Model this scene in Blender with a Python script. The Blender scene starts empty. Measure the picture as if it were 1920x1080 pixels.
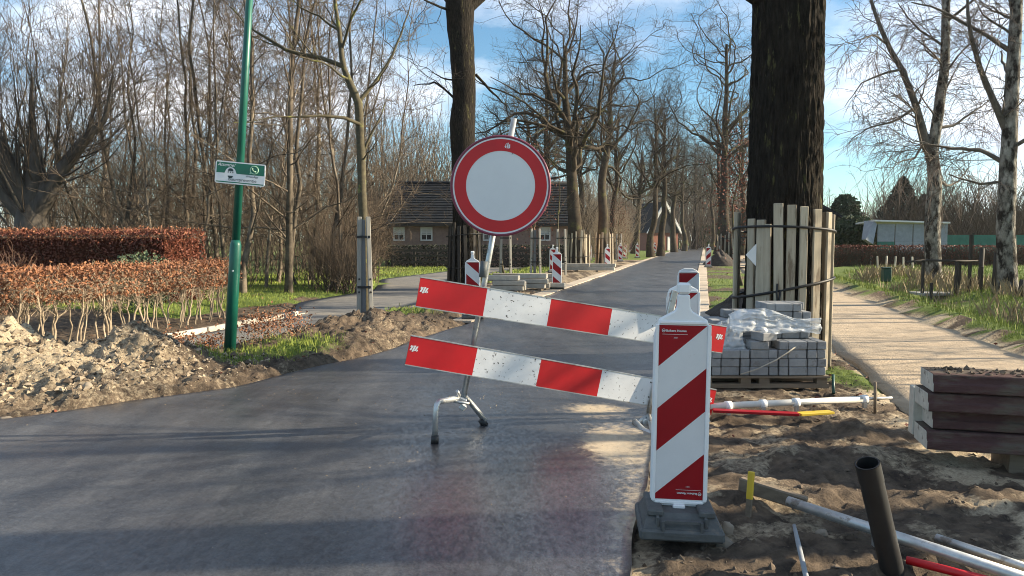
import bpy, math, random
import numpy as np
from mathutils import Vector, Matrix
RAD = math.radians
sc = bpy.context.scene
C = sc.collection
# ------------------------------------------------------------------ camera
F = 1387.0; H = 1.6; PITCH = math.atan(90/F)
cam = bpy.data.objects.new('camera', bpy.data.cameras.new('camera'))
C.objects.link(cam); cam.location = (0, 0, H)
cam.rotation_euler = (math.pi/2-PITCH, 0, 0)
cam.data.lens = 36*F/1920; cam.data.clip_end = 3000; cam.data.clip_start = .05
sc.camera = cam
# ------------------------------------------------------------------ sky, sun, exposure
SUN_EL = RAD(23); SUN_DIR = Vector((1, .07, 0)).normalized()
world = bpy.data.worlds.new('World'); sc.world = world; world.use_nodes = True
nt = world.node_tree; nt.nodes.clear()
def wn(t, **kw):
    n = nt.nodes.new(t)
    for k, v in kw.items(): setattr(n, k, v)
    return n
sky = wn('ShaderNodeTexSky', sky_type='NISHITA', sun_disc=False)
sky.sun_elevation = SUN_EL; sky.sun_rotation = math.atan2(SUN_DIR.x, SUN_DIR.y)
sky.air_density = 1.0; sky.dust_density = .3; sky.ozone_density = 1.6
tc = wn('ShaderNodeTexCoord'); mp = wn('ShaderNodeMapping'); mp.inputs['Scale'].default_value = (1, 1, 2.4); mp.inputs['Location'].default_value = (.35, .12, .30)
n1 = wn('ShaderNodeTexNoise'); n1.inputs['Scale'].default_value = 2.3; n1.inputs['Detail'].default_value = 9; n1.inputs['Roughness'].default_value = .56
cr = wn('ShaderNodeValToRGB'); cr.color_ramp.elements[0].position = .475; cr.color_ramp.elements[1].position = .63
n2 = wn('ShaderNodeTexNoise'); n2.inputs['Scale'].default_value = 4.1; n2.inputs['Detail'].default_value = 6
cr2 = wn('ShaderNodeValToRGB'); e = cr2.color_ramp.elements
e[0].position = .35; e[0].color = (6.0, 7.0, 8.8, 1); e[1].position = .62; e[1].color = (11.5, 11.8, 12.3, 1)
mx = wn('ShaderNodeMix', data_type='RGBA'); mul = wn('ShaderNodeMix', data_type='RGBA', blend_type='MULTIPLY'); mul.inputs[0].default_value = 1
mul.inputs[7].default_value = (.97, 1.32, 1.42, 1)
bg = wn('ShaderNodeBackground'); bg.inputs['Strength'].default_value = .050; wo = wn('ShaderNodeOutputWorld')
L = nt.links.new
L(tc.outputs['Generated'], mp.inputs[0]); L(mp.outputs[0], n1.inputs['Vector']); L(mp.outputs[0], n2.inputs['Vector'])
L(n1.outputs['Fac'], cr.inputs[0]); L(n2.outputs['Fac'], cr2.inputs[0])
L(sky.outputs[0], mul.inputs[6]); L(mul.outputs[2], mx.inputs[6]); L(cr.outputs[0], mx.inputs[0]); L(cr2.outputs[0], mx.inputs[7])
L(mx.outputs[2], bg.inputs[0]); L(bg.outputs[0], wo.inputs[0])
sun = bpy.data.objects.new('sun', bpy.data.lights.new('sun', 'SUN')); C.objects.link(sun)
sun.data.energy = 5.0; sun.data.angle = RAD(.53); sun.data.color = (1, .85, .62)
sv = Vector((SUN_DIR.x*math.cos(SUN_EL), SUN_DIR.y*math.cos(SUN_EL), math.sin(SUN_EL)))
sun.rotation_euler = sv.to_track_quat('Z', 'Y').to_euler(); sun.location = (20, 0, 30)
sc.view_settings.view_transform = 'Standard'; sc.view_settings.look = 'None'
sc.view_settings.exposure = 1.4; sc.view_settings.gamma = 1
sc.cycles.use_denoising = True; sc.cycles.filter_width = 1.0; sc.cycles.max_bounces = 6; sc.cycles.transparent_max_bounces = 12

# ------------------------------------------------------------------ geometry helpers
rng = np.random.default_rng(7); random.seed(7)
cp, sp = math.cos(PITCH), math.sin(PITCH)
def ray(x, y):
    a, b = (x-960)/F, -(y-540)/F
    return Vector((a, cp+b*sp, -sp+b*cp))
def G(x, y, z=0.0):                      # pixel -> point at height z
    r = ray(x, y); k = (z-H)/r.z
    return Vector((0, 0, H))+r*k
def A(x, y, Y):                          # pixel -> point at forward distance Y
    r = ray(x, y); return Vector((0, 0, H))+r*(Y/r.y)
def XD(x, D, z=0.0): return Vector(((x-960)/F*D, D, z))
U = np.array([.2516, .9678]); N_ = np.array([.9678, -.2516])
def ST(s, t, z=0.0): return Vector((s*U[0]+t*N_[0], s*U[1]+t*N_[1], z))
ROAD_ANG = math.atan2(-U[0], U[1])       # rotation about z that turns +Y into the road direction

def hsh(ix, iy, seed):
    h = (ix.astype(np.int64)*374761393+iy.astype(np.int64)*668265263+seed*1442695041) & 0xffffffff
    h = ((h ^ (h >> 13))*1274126177) & 0xffffffff
    return ((h ^ (h >> 16)) & 0xffffff)/float(0xffffff)
def vnoise(x, y, seed=0):
    ix, iy = np.floor(x), np.floor(y); fx, fy = x-ix, y-iy
    fx = fx*fx*(3-2*fx); fy = fy*fy*(3-2*fy)
    a, b, c, d = hsh(ix, iy, seed), hsh(ix+1, iy, seed), hsh(ix, iy+1, seed), hsh(ix+1, iy+1, seed)
    return (a*(1-fx)+b*fx)*(1-fy)+(c*(1-fx)+d*fx)*fy
def fbm(x, y, o=4, seed=0, g=.5):
    r = 0; a = 1; tot = 0
    for i in range(o):
        r = r+a*vnoise(x*2**i+17.3*i, y*2**i-9.1*i, seed+i); tot += a; a *= g
    return r/tot
def sstep(a, b, x):
    t = np.clip((x-a)/(b-a), 0, 1); return t*t*(3-2*t)

def mesh_np(name, V, Fq, mats, fm=None, smooth=True):
    """V (n,3), Fq (m,k) -> mesh"""
    me = bpy.data.meshes.new(name); V = np.asarray(V, np.float32); Fq = np.asarray(Fq, np.int32)
    m, k = Fq.shape
    me.vertices.add(len(V)); me.vertices.foreach_set('co', V.ravel())
    me.loops.add(m*k); me.loops.foreach_set('vertex_index', Fq.ravel())
    me.polygons.add(m); me.polygons.foreach_set('loop_start', np.arange(0, m*k, k, dtype=np.int32))
    try: me.polygons.foreach_set('loop_total', np.full(m, k, np.int32))
    except Exception: pass
    if fm is not None: me.polygons.foreach_set('material_index', np.asarray(fm, np.int32))
    me.polygons.foreach_set('use_smooth', np.full(m, smooth))
    for x in (mats if isinstance(mats, (list, tuple)) else [mats]): me.materials.append(x)
    me.update(calc_edges=True); me.validate()
    return me

def tag(o, label=None, cat=None, group=None, kind=None):
    if label: o['label'] = label
    if cat: o['category'] = cat
    if group: o['group'] = group
    if kind: o['kind'] = kind
    return o
def link(name, me, parent=None, loc=None, rot=None):
    o = bpy.data.objects.new(name, me); C.objects.link(o)
    if parent is not None: o.parent = parent
    if loc is not None: o.location = loc
    if rot is not None: o.rotation_euler = rot
    return o
def thing(name, label, cat, loc=(0, 0, 0), rz=0, group=None):
    o = bpy.data.objects.new(name, None); C.objects.link(o); o.empty_display_size = .1
    o.location = loc; o.rotation_euler = (0, 0, rz)
    return tag(o, label, cat, group)
def kids(o): return [c for c in C.objects if c.parent == o]
def copy_tree(o, parent=None):
    c = o.copy(); C.objects.link(c); c.parent = parent
    for ch in kids(o): copy_tree(ch, c)
    return c
def ordinal(i):
    w = ['first', 'second', 'third', 'fourth', 'fifth', 'sixth', 'seventh', 'eighth', 'ninth', 'tenth', 'eleventh', 'twelfth', 'thirteenth', 'fourteenth',
         'fifteenth', 'sixteenth', 'seventeenth', 'eighteenth', 'nineteenth', 'twentieth']
    if i < 20: return w[i]
    t = ['twentieth', 'thirtieth', 'fortieth']; p = ['twenty', 'thirty', 'forty']
    k = (i+1) % 10; d = (i+1)//10
    return t[d-2] if k == 0 else p[d-2]+' '+w[k-1]

class MB:
    def __init__(s): s.v = []; s.f = []; s.m = []; s.sm = []
    def add(s, vs, fs, mi=0, smooth=False):
        b = len(s.v); s.v += [tuple(x) for x in vs]
        for f in fs: s.f.append([i+b for i in f]); s.m.append(mi); s.sm.append(smooth)
        return s
    def box(s, c, size, M=None, mi=0, bev=0):
        x, y, z = [q/2 for q in size]; c = Vector(c)
        if bev:
            b = min(bev, x*.9, y*.9, z*.9); pts = []
            for sx in (-1, 1):
                for sy in (-1, 1):
                    for sz in (-1, 1):
                        pts += [(sx*(x-b), sy*(y-b), sz*z), (sx*(x-b), sy*y, sz*(z-b)), (sx*x, sy*(y-b), sz*(z-b))]
            import bmesh
            bm = bmesh.new(); [bm.verts.new(p) for p in pts]
            bmesh.ops.convex_hull(bm, input=bm.verts[:]); bmesh.ops.dissolve_limit(bm, angle_limit=.02, verts=bm.verts[:], edges=bm.edges[:])
            bm.verts.index_update(); vs = [v.co.copy() for v in bm.verts]; fs = [[v.index for v in f.verts] for f in bm.faces]; bm.free()
        else:
            vs = [Vector((a*x, b*y, d*z)) for a in (-1, 1) for b in (-1, 1) for d in (-1, 1)]
            fs = [(0, 1, 3, 2), (4, 6, 7, 5), (0, 4, 5, 1), (2, 3, 7, 6), (0, 2, 6, 4), (1, 5, 7, 3)]
        vs = [(M @ v if M is not None else v)+c for v in vs]
        return s.add(vs, fs, mi)
    def cyl(s, p0, p1, r0, r1=None, n=12, mi=0, caps=True): return s.tube([p0, p1], [r0, r0 if r1 is None else r1], n, mi, caps)
    def tube(s, pts, r, n=10, mi=0, caps=True):
        pts = [Vector(p) for p in pts]; k = len(pts); r = r if isinstance(r, (list, tuple)) else [r]*k
        t0 = (pts[1]-pts[0]).normalized(); nrm = t0.orthogonal().normalized(); vs = []; fs = []
        for i in range(k):
            t = (pts[min(i+1, k-1)]-pts[max(i-1, 0)]).normalized()
            nrm = (nrm-t*nrm.dot(t)).normalized(); b = t.cross(nrm)
            for j in range(n):
                a = 2*math.pi*j/n; vs.append(pts[i]+(nrm*math.cos(a)+b*math.sin(a))*r[i])
        for i in range(k-1):
            for j in range(n): fs.append((i*n+j, i*n+(j+1) % n, (i+1)*n+(j+1) % n, (i+1)*n+j))
        s.add(vs, fs, mi, True)
        if caps: s.add([], []); b = len(s.v)-k*n; s.f.append([b+j for j in reversed(range(n))]); s.f.append([b+(k-1)*n+j for j in range(n)]); s.m += [mi, mi]; s.sm += [False, False]
        return s
    def prism(s, poly, d, M=None, o=(0, 0, 0), mi=0):    # polygon in local xz, extruded along local y by d (from 0 to d)
        o = Vector(o); n = len(poly)
        vs = [Vector((p[0], 0, p[1])) for p in poly]+[Vector((p[0], d, p[1])) for p in poly]
        fs = [list(range(n)), list(reversed(range(n, 2*n)))]+[(i, i+n, (i+1) % n+n, (i+1) % n) for i in range(n)]
        vs = [(M @ v if M is not None else v)+o for v in vs]
        return s.add(vs, fs, mi)
    def mesh(s, name, mats, off=None):
        me = bpy.data.meshes.new(name); vs = s.v
        if off is not None: vs = [(v[0]-off[0], v[1]-off[1], v[2]-off[2]) for v in vs]
        me.from_pydata(vs, [], s.f)
        for x in (mats if isinstance(mats, (list, tuple)) else [mats]): me.materials.append(x)
        me.polygons.foreach_set('material_index', s.m); me.polygons.foreach_set('use_smooth', s.sm); me.update()
        import bmesh
        bm = bmesh.new(); bm.from_mesh(me); bmesh.ops.recalc_face_normals(bm, faces=bm.faces[:]); bm.to_mesh(me); bm.free()
        return me
    def build(s, name, mats, parent=None, world=False):
        off = parent.location if (parent is not None and world) else None
        return link(name, s.mesh(name, mats, off), parent)

# ------------------------------------------------------------------ materials
def newmat(name):
    m = bpy.data.materials.new(name); m.use_nodes = True; return m, m.node_tree, m.node_tree.nodes['Principled BSDF']
def pm(name, c1, c2=None, scale=8, rough=.7, bump=0, bscale=None, metal=0, stretch=(1, 1, 1), detail=6, contrast=.25, rand=0, spec=.5, rvar=0, c3=None, c3s=2, bdist=.01, c3w=.06, c3p=.56):
    m, t, b = newmat(name); nd, L = t.nodes, t.links.new
    b.inputs['Roughness'].default_value = rough; b.inputs['Metallic'].default_value = metal; b.inputs['Specular IOR Level'].default_value = spec
    if c2 is None: c2 = tuple(x*.8 for x in c1)
    co = nd.new('ShaderNodeTexCoord'); mp = nd.new('ShaderNodeMapping'); mp.inputs['Scale'].default_value = stretch
    L(co.outputs['Object'], mp.inputs[0])
    vec = mp.outputs[0]
    if rand:
        oi = nd.new('ShaderNodeObjectInfo'); va = nd.new('ShaderNodeVectorMath'); va.operation = 'MULTIPLY_ADD'
        L(oi.outputs['Random'], va.inputs[0]); va.inputs[1].default_value = (37, 51, 23); L(vec, va.inputs[2]); vec = va.outputs[0]
    no = nd.new('ShaderNodeTexNoise'); no.inputs['Scale'].default_value = scale; no.inputs['Detail'].default_value = detail; no.inputs['Roughness'].default_value = .62
    L(vec, no.inputs['Vector'])
    r = nd.new('ShaderNodeValToRGB'); r.color_ramp.elements[0].position = .5-contrast; r.color_ramp.elements[1].position = .5+contrast
    r.color_ramp.elements[0].color = (*c2, 1); r.color_ramp.elements[1].color = (*c1, 1)
    L(no.outputs['Fac'], r.inputs[0]); col = r.outputs[0]
    if c3 is not None:
        n3 = nd.new('ShaderNodeTexNoise'); n3.inputs['Scale'].default_value = c3s; n3.inputs['Detail'].default_value = 8; n3.inputs['Roughness'].default_value = .65; L(vec, n3.inputs['Vector'])
        r3 = nd.new('ShaderNodeValToRGB'); r3.color_ramp.elements[0].position = c3p; r3.color_ramp.elements[1].position = c3p+c3w
        L(n3.outputs['Fac'], r3.inputs[0]); mx = nd.new('ShaderNodeMix'); mx.data_type = 'RGBA'
        L(r3.outputs[0], mx.inputs[0]); L(col, mx.inputs[6]); mx.inputs[7].default_value = (*c3, 1); col = mx.outputs[2]
    if rand:
        hs = nd.new('ShaderNodeHueSaturation'); mr = nd.new('ShaderNodeMapRange'); mr.inputs[3].default_value = 1-rand; mr.inputs[4].default_value = 1+rand
        L(oi.outputs['Random'], mr.inputs[0]); L(mr.outputs[0], hs.inputs['Value']); L(col, hs.inputs['Color']); col = hs.outputs[0]
    L(col, b.inputs['Base Color'])
    if rvar:
        mr2 = nd.new('ShaderNodeMapRange'); mr2.inputs[3].default_value = max(0, rough-rvar); mr2.inputs[4].default_value = min(1, rough+rvar)
        L(no.outputs['Fac'], mr2.inputs[0]); L(mr2.outputs[0], b.inputs['Roughness'])
    if bump:
        nb = nd.new('ShaderNodeTexNoise'); nb.inputs['Scale'].default_value = bscale or scale*2; nb.inputs['Detail'].default_value = 8; L(vec, nb.inputs['Vector'])
        bp = nd.new('ShaderNodeBump'); bp.inputs['Strength'].default_value = bump; bp.inputs['Distance'].default_value = bdist
        L(nb.outputs['Fac'], bp.inputs['Height']); L(bp.outputs[0], b.inputs['Normal'])
    return m
M = {}
M['bark_oak'] = pm('bark_oak', (.038, .032, .025), (.006, .005, .0045), 24, .95, 1.0, 34, stretch=(1, 1, .22), c3=(.085, .08, .035), c3s=9, c3p=.6, bdist=.05, spec=.1)
M['bark_far'] = pm('bark_far', (.085, .068, .05), (.03, .025, .02), 3, .95, rand=.2, c3=(.09, .085, .04), c3s=1.2, spec=.1)
M['bark_wood'] = pm('bark_wood', (.23, .19, .145), (.05, .042, .034), 5, .95, rand=.35, stretch=(1, 1, .6), contrast=.15, spec=.1)
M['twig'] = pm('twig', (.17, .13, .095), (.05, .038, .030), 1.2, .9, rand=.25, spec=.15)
M['twig_hazed'] = pm('twig_hazed', (.27, .215, .16), (.12, .095, .072), .5, .9, spec=.1)  # paler twigs: the haze over distant trees is put into the colour
M['twig_oak'] = pm('twig_oak', (.095, .073, .053), (.035, .029, .024), 1.2, .9, rand=.2, spec=.15)
M['bark_young'] = pm('bark_young', (.105, .088, .05), (.04, .034, .02), 12, .9, .4, 40, c3=(.14, .14, .04), c3s=3)
M['birch'] = pm('birch', (.42, .39, .34), (.085, .075, .064), 6, .9, 1.0, 18, stretch=(1, 1, .5), c3=(.032, .027, .023), c3s=5.5, c3w=.13, c3p=.45, bdist=.05, spec=.1)
M['twig_birch'] = pm('twig_birch', (.14, .105, .085), (.07, .05, .042), 2, .85)
M['willow'] = pm('willow', (.12, .10, .08), (.035, .03, .025), 5, .9, .6, 12, stretch=(1, 1, .3))
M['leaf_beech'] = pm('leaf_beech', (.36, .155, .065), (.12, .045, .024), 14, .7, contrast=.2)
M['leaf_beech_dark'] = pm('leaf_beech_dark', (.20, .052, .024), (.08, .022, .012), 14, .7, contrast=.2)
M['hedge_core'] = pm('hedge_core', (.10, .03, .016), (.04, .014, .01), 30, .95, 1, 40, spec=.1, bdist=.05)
M['stem'] = pm('stem', (.42, .34, .24), (.17, .13, .09), 14, .85, rand=.25)
M['evergreen'] = pm('evergreen', (.055, .085, .03), (.018, .03, .014), 5, .8)
M['conifer'] = pm('conifer', (.045, .05, .03), (.02, .024, .016), 4, .85)
M['grass'] = pm('grass', (.30, .35, .05), (.12, .17, .028), 3, .75, contrast=.2, c3=(.26, .24, .09), c3s=2.2, c3w=.25)
M['drygrass'] = pm('drygrass', (.36, .28, .16), (.17, .13, .07), 4, .8, contrast=.2)
M['stakewood'] = pm('stakewood', (.50, .43, .32), (.30, .25, .18), 5, .8, .3, 60, stretch=(4, 4, .35), rand=.22, c3=(.20, .15, .10), c3s=4)
M['stakegrey'] = pm('stakegrey', (.42, .40, .36), (.26, .25, .22), 5, .8, .3, 60, stretch=(4, 4, .35), rand=.15)
M['strap'] = pm('strap', (.012, .012, .013), None, 10, .6)
M['galv'] = pm('galv', (.62, .63, .62), (.40, .41, .41), 18, .42, metal=.75, rvar=.12, c3=(.30, .28, .25), c3s=9)
M['white_plastic'] = pm('white_plastic', (.80, .81, .82), (.68, .69, .70), 4, .45, c3=(.5, .47, .42), c3s=5, c3p=.66)
M['white_film'] = pm('white_film', (.66, .67, .68), (.58, .59, .60), 6, .35, c3=(.42, .40, .37), c3s=9, c3p=.68)
M['red_film'] = pm('red_film', (.30, .004, .010), (.24, .003, .008), 5, .5, spec=.25)  # deeper than the barrier red: shade on the beacon faces put into the colour
M['white_board'] = pm('white_board', (.76, .77, .78), (.60, .61, .62), 5, .45, c3=(.07, .065, .06), c3s=36, c3p=.615, c3w=.02)
M['red_board'] = pm('red_board', (.56, .006, .012), (.44, .006, .010), 5, .45, c3=(.22, .015, .015), c3s=9, c3p=.68)
M['sign_white'] = pm('sign_white', (.72, .73, .74), (.64, .65, .66), 2.5, .4, c3=(.12, .11, .10), c3s=11, c3p=.73, c3w=.01)
M['sign_back'] = pm('sign_back', (.35, .36, .36), None, 8, .5, metal=.6)
M['rim'] = pm('rim', (.20, .03, .06), None, 8, .5)
M['rubber'] = pm('rubber', (.105, .11, .11), (.055, .058, .058), 14, .75, .4, 60, c3=(.16, .13, .10), c3s=7, c3p=.6, c3w=.1)
M['black'] = pm('black', (.014, .014, .016), (.009, .009, .01), 8, .5)
M['black_pipe'] = pm('black_pipe', (.018, .019, .02), (.010, .010, .011), 12, .5, c3=(.05, .043, .032), c3s=8, c3p=.7)
M['post_green'] = pm('post_green', (.007, .115, .082), (.005, .08, .055), 4, .4, c3=(.12, .16, .13), c3s=9, c3p=.7)
M['sign_green'] = pm('sign_green', (.006, .15, .09), None, 5, .35)
M['lightgreen'] = pm('lightgreen', (.40, .66, .46), None, 5, .4)
M['ink'] = pm('ink', (.02, .045, .05), None, 5, .5)
M['paver'] = pm('paver', (.30, .305, .31), (.19, .195, .20), 10, .85, .35, 90, rand=.16, c3=(.19, .185, .18), c3s=5)
M['concrete'] = pm('concrete', (.50, .46, .39), (.33, .30, .25), 6, .85, .3, 50, rand=.15)
M['kerb_red'] = pm('kerb_red', (.105, .055, .052), (.055, .034, .033), 9, .95, 1.0, 30, stretch=(.35, 1, 1), c3=(.10, .082, .066), c3s=5, c3w=.1, c3p=.47, spec=.15, bdist=.02)
M['kerb_pale'] = pm('kerb_pale', (.62, .58, .49), (.40, .37, .31), 9, .85, .35, 50, c3=(.17, .14, .11), c3s=7, c3p=.6, c3w=.1)
M['pallet'] = pm('pallet', (.22, .17, .12), (.11, .085, .06), 6, .85, .3, 50, stretch=(.4, 4, 4))
M['yellow'] = pm('yellow', (.68, .47, .03), (.55, .37, .03), 6, .5, c3=(.25, .2, .1), c3s=7, c3p=.66)
M['stone'] = pm('stone', (.30, .25, .19), (.16, .13, .10), 6, .9, .5, 20, rand=.3)
M['roof'] = pm('roof', (.017, .020, .025), (.010, .012, .015), 3, .8, .2, 8, spec=.2)
M['brick'] = pm('brick', (.34, .235, .19), (.22, .145, .12), 6, .9, .4, 20, detail=8)
M['brick_red'] = pm('brick_red', (.30, .12, .08), (.20, .08, .055), 6, .9)
M['house_white'] = pm('house_white', (.72, .71, .68), None, 4, .7)
M['tarp_grey'] = pm('tarp_grey', (.30, .32, .34), (.20, .22, .24), 3, .6, .4, 4, bdist=.08)
M['tarp_green'] = pm('tarp_green', (.03, .16, .11), (.02, .10, .07), 2, .6, .4, 5, bdist=.06)
M['darkwood'] = pm('darkwood', (.055, .045, .036), (.03, .025, .02), 6, .85, stretch=(3, 3, .5))
M['bin_green'] = pm('bin_green', (.015, .06, .045), None, 5, .5)
M['soil_black'] = pm('soil_black', (.055, .043, .034), (.025, .02, .016), 9, .95, .8, 22, bdist=.03)
m, t, b = newmat('glass_dark'); b.inputs['Base Color'].default_value = (.03, .035, .04, 1); b.inputs['Roughness'].default_value = .08; M['glass'] = m
m, t, b = newmat('plastic_sheet'); b.inputs['Base Color'].default_value = (.85, .88, .9, 1); b.inputs['Roughness'].default_value = .22; b.inputs['Alpha'].default_value = .3; M['sheet'] = m

# ------------------------------------------------------------------ road edge and ground functions (s along the road, t to its right)
ES = np.array([-60, -20, -8, -.13, 1.5, 3.46, 5.16, 6.88, 9.48, 13.2, 400.]); ET = np.array([-150, -55, -30, -14.4, -11.5, -8.13, -5.99, -4.92, -4.46, -4.36, -4.36])
TR = -.34
def tl(s): return np.interp(s, ES, ET)
def to_st(x, y): return x*U[0]+y*U[1], x*N_[0]+y*N_[1]
def lp(s):       # centre of the left cycle path
    return np.interp(s, [0, 13.5, 17, 22, 28, 400], [-7.6, -7.6, -8.5, -8.7, -11.4, -11.4])
def lpw(s): return np.interp(s, [0, 13.5, 17, 22, 28, 400], [.72, .72, 1.6, 1.6, 1.4, 1.4])
def gaus(x, y, cx, cy, rx, ry): return np.exp(-((x-cx)/rx)**2-((y-cy)/ry)**2)
def ground_h(x, y):
    s, t = to_st(x, y)
    dl = tl(s)-t; dr = t-TR; d = np.maximum(dl, dr)          # >0 outside the asphalt
    fine = fbm(x*5, y*5, 4, 3)-.5; mid = fbm(x*1.3, y*1.3, 3, 11)-.5; clod = np.abs(fbm(x*9, y*9, 3, 31)-.5)
    z = np.full_like(x, -.06)
    out = sstep(0, .22, d)
    near = 1-sstep(16, 30, y)
    # left verge: churned soil
    left = sstep(0, .3, dl)
    edge = sstep(-.1, .5, dl)
    lv = .05+.12*fine+.12*mid+.10*clod+.06*(fbm(x*17, y*17, 3, 33)-.5)
    pile = .86*gaus(x, y, -6.9, 8.3, 1.6, 1.1)+.36*gaus(x, y, -4.3, 8.7, .6, .6)+.22*gaus(x, y, -5.2, 7.5, 1.1, .55)
    pile = pile+.20*gaus(x, y, -2.75, 13.2, .8, 1.2)+.10*gaus(x, y, -2.6, 10.6, .6, 1.0)
    pile = pile*(1+.35*fine+.4*mid)+(.14*(fbm(x*7, y*7, 3, 70)-.5)+.13*(fbm(x*19, y*19, 3, 71)-.5))*sstep(.03, .2, pile)
    zl = lv*(.55+.9*near*sstep(-9, -5, t))*(.35+.65*near)+pile*edge
    zl = zl-.05*sstep(.5, 0, dl)
    # left cycle path bed
    pth = sstep(.35, .05, np.abs(t-lp(s))-lpw(s))*(s > 8.0)
    zl = zl*(1-pth)+(-.05)*pth
    bank = sstep(-10.2, -12.5, t)*(s > 8)*(s < 26); zl = zl+bank*.12
    zl = np.where(t < -30, 0, zl)
    # right verge
    rv = -.02+.075*fine+.085*mid+.07*clod+.045*(fbm(x*17, y*17, 3, 33)-.5)
    rut = .05*gaus(x, y, 2.6, 4.5, 1.2, .22)+.02*gaus(x, y, 1.42, 4.55, .35, .12)+.05*gaus(x, y, 2.4, 5.3, .7, .3)+.10*gaus(x, y, 2.75, 6.05, .3, .2)-.05*gaus(x, y, 2.6, 4.9, .8, .25)
    zr = rv*(.3+.7*(1-sstep(9, 14, y)))+rut*(1+fine*1.5)
    rp = sstep(1.75, 1.95, t)*sstep(4.42, 4.28, t)*sstep(6.3, 7.6, s)
    zr = zr*(1-rp)-.05*rp
    ditch = gaus(t, s*0, 5.6, 0, .5, 1)*sstep(8, 12, s); zr = zr-.25*ditch
    zr = zr+(.20+.16*fine+.10*mid)*sstep(4.32, 4.62, t+.25*(fbm(s*1.1, s*0, 3, 14)-.5))*sstep(8.5, 10, s)
    gut = sstep(.02, -.02, t-.16)*(s > 11.5); zr = zr*(1-gut)-.05*gut
    guL = sstep(.56, .5, dl)*(s > 13.6); zl = zl*(1-guL)-.05*guL
    apron = sstep(15.2, 15.6, s)*sstep(20, 19.6, s)*(t < -4.3)*(t > -8); zl = zl*(1-apron)-.05*apron
    zz = np.where(dl > dr, zl, zr)
    zz = np.where(d > 0, zz, 0)
    far = sstep(45, 70, y)
    return (z*(1-out)+zz*out)*(1-far)+far*(-.03)
def gz(x, y): return float(ground_h(np.array([float(x)]), np.array([float(y)]))[0])

# ---- ground sheet
def axis(lo, hi, step, far_lo, far_hi, g=1.13):
    a = list(np.arange(lo, hi, step)); st = step; x = a[-1]
    while x < far_hi: st *= g; x += st; a.append(x)
    st = step; x = a[0]
    while x > far_lo: st *= g; x -= st; a.insert(0, x)
    return np.array(a)
gx = axis(-7.6, 4.6, .036, -900, 900); gy = axis(3.2, 11.5, .038, -60, 1500, 1.065)
X, Y = np.meshgrid(gx, gy); Z = ground_h(X, Y)
nx, ny = len(gx), len(gy)
idx = np.arange(nx*ny).reshape(ny, nx)
Fq = np.stack([idx[:-1, :-1], idx[:-1, 1:], idx[1:, 1:], idx[1:, :-1]], -1).reshape(-1, 4)
# material of the ground: masks for grass and for pale sand
def ground_masks(x, y):
    s, t = to_st(x, y); dl = tl(s)-t; n = fbm(x*1.1, y*1.1, 4, 55); n2 = fbm(x*3, y*3, 3, 91)
    grass = np.zeros_like(x)
    grass = np.maximum(grass, sstep(.45, .6, n+.25)*(((t < -10.2) & (s > 12.6)) | ((y > 26) & (t < -7.6)))*(t < -4.9))
    grass = np.maximum(grass, sstep(.42, .55, n+.12)*(t > 4.5))
    grass = np.maximum(grass, gaus(x, y, -3.1, 10.15, .75, .6)*sstep(.35, .55, n2+.15))
    grass = np.maximum(grass, gaus(x, y, -3.5, 9.2, .45, .35))
    grass = np.maximum(grass, gaus(x, y, -2.3, 15.6, 1.0, .6))
    grass = np.maximum(grass, sstep(.45, .55, n+.08)*(t > .16)*(t < 1.9)*(y > 12))
    grass = np.maximum(grass, gaus(x, y, 3.95, 8.7, .35, 1.0))
    grass = np.where(y > 60, 1, grass)
    sand = np.maximum(gaus(x, y, -7.0, 8.2, 2.0, 1.6)*(.6+.8*n2), .66*gaus(x, y, -4.8, 7.9, 1.5, 1.3))
    sand = np.maximum(sand, .46*sstep(.46, .64, n2)*(t > TR)*(y < 12))
    sand = np.maximum(sand, .5*(dl > 0)*(t > -7.6)*(y > 20)*sstep(.3, .5, n2))
    sand = np.maximum(sand, .7*sstep(.3, 0, t-TR)*(t > TR)*sstep(.35, .5, n))
    sand = np.maximum(sand, .5*sstep(.3, 0, dl)*(dl > 0)*sstep(.4, .6, n2))
    sand = np.maximum(sand, .35*(dl > 0)*(t > -8)*sstep(.35, .7, n2))
    sand = np.maximum(sand, .8*sstep(1.3, 1.8, t)*sstep(4.8, 4.4, t)*sstep(.3, .5, n2))
    return np.clip(grass, 0, 1), np.clip(sand, 0, 1)
gm, sm = ground_masks(X, Y)
def set_mask(me, r, g):
    at = me.color_attributes.new('mask', 'FLOAT_COLOR', 'POINT')
    a = np.zeros((r.size, 4), np.float32); a[:, 0] = r.ravel(); a[:, 1] = g.ravel(); a[:, 3] = 1
    at.data.foreach_set('color', a.ravel())
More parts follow.
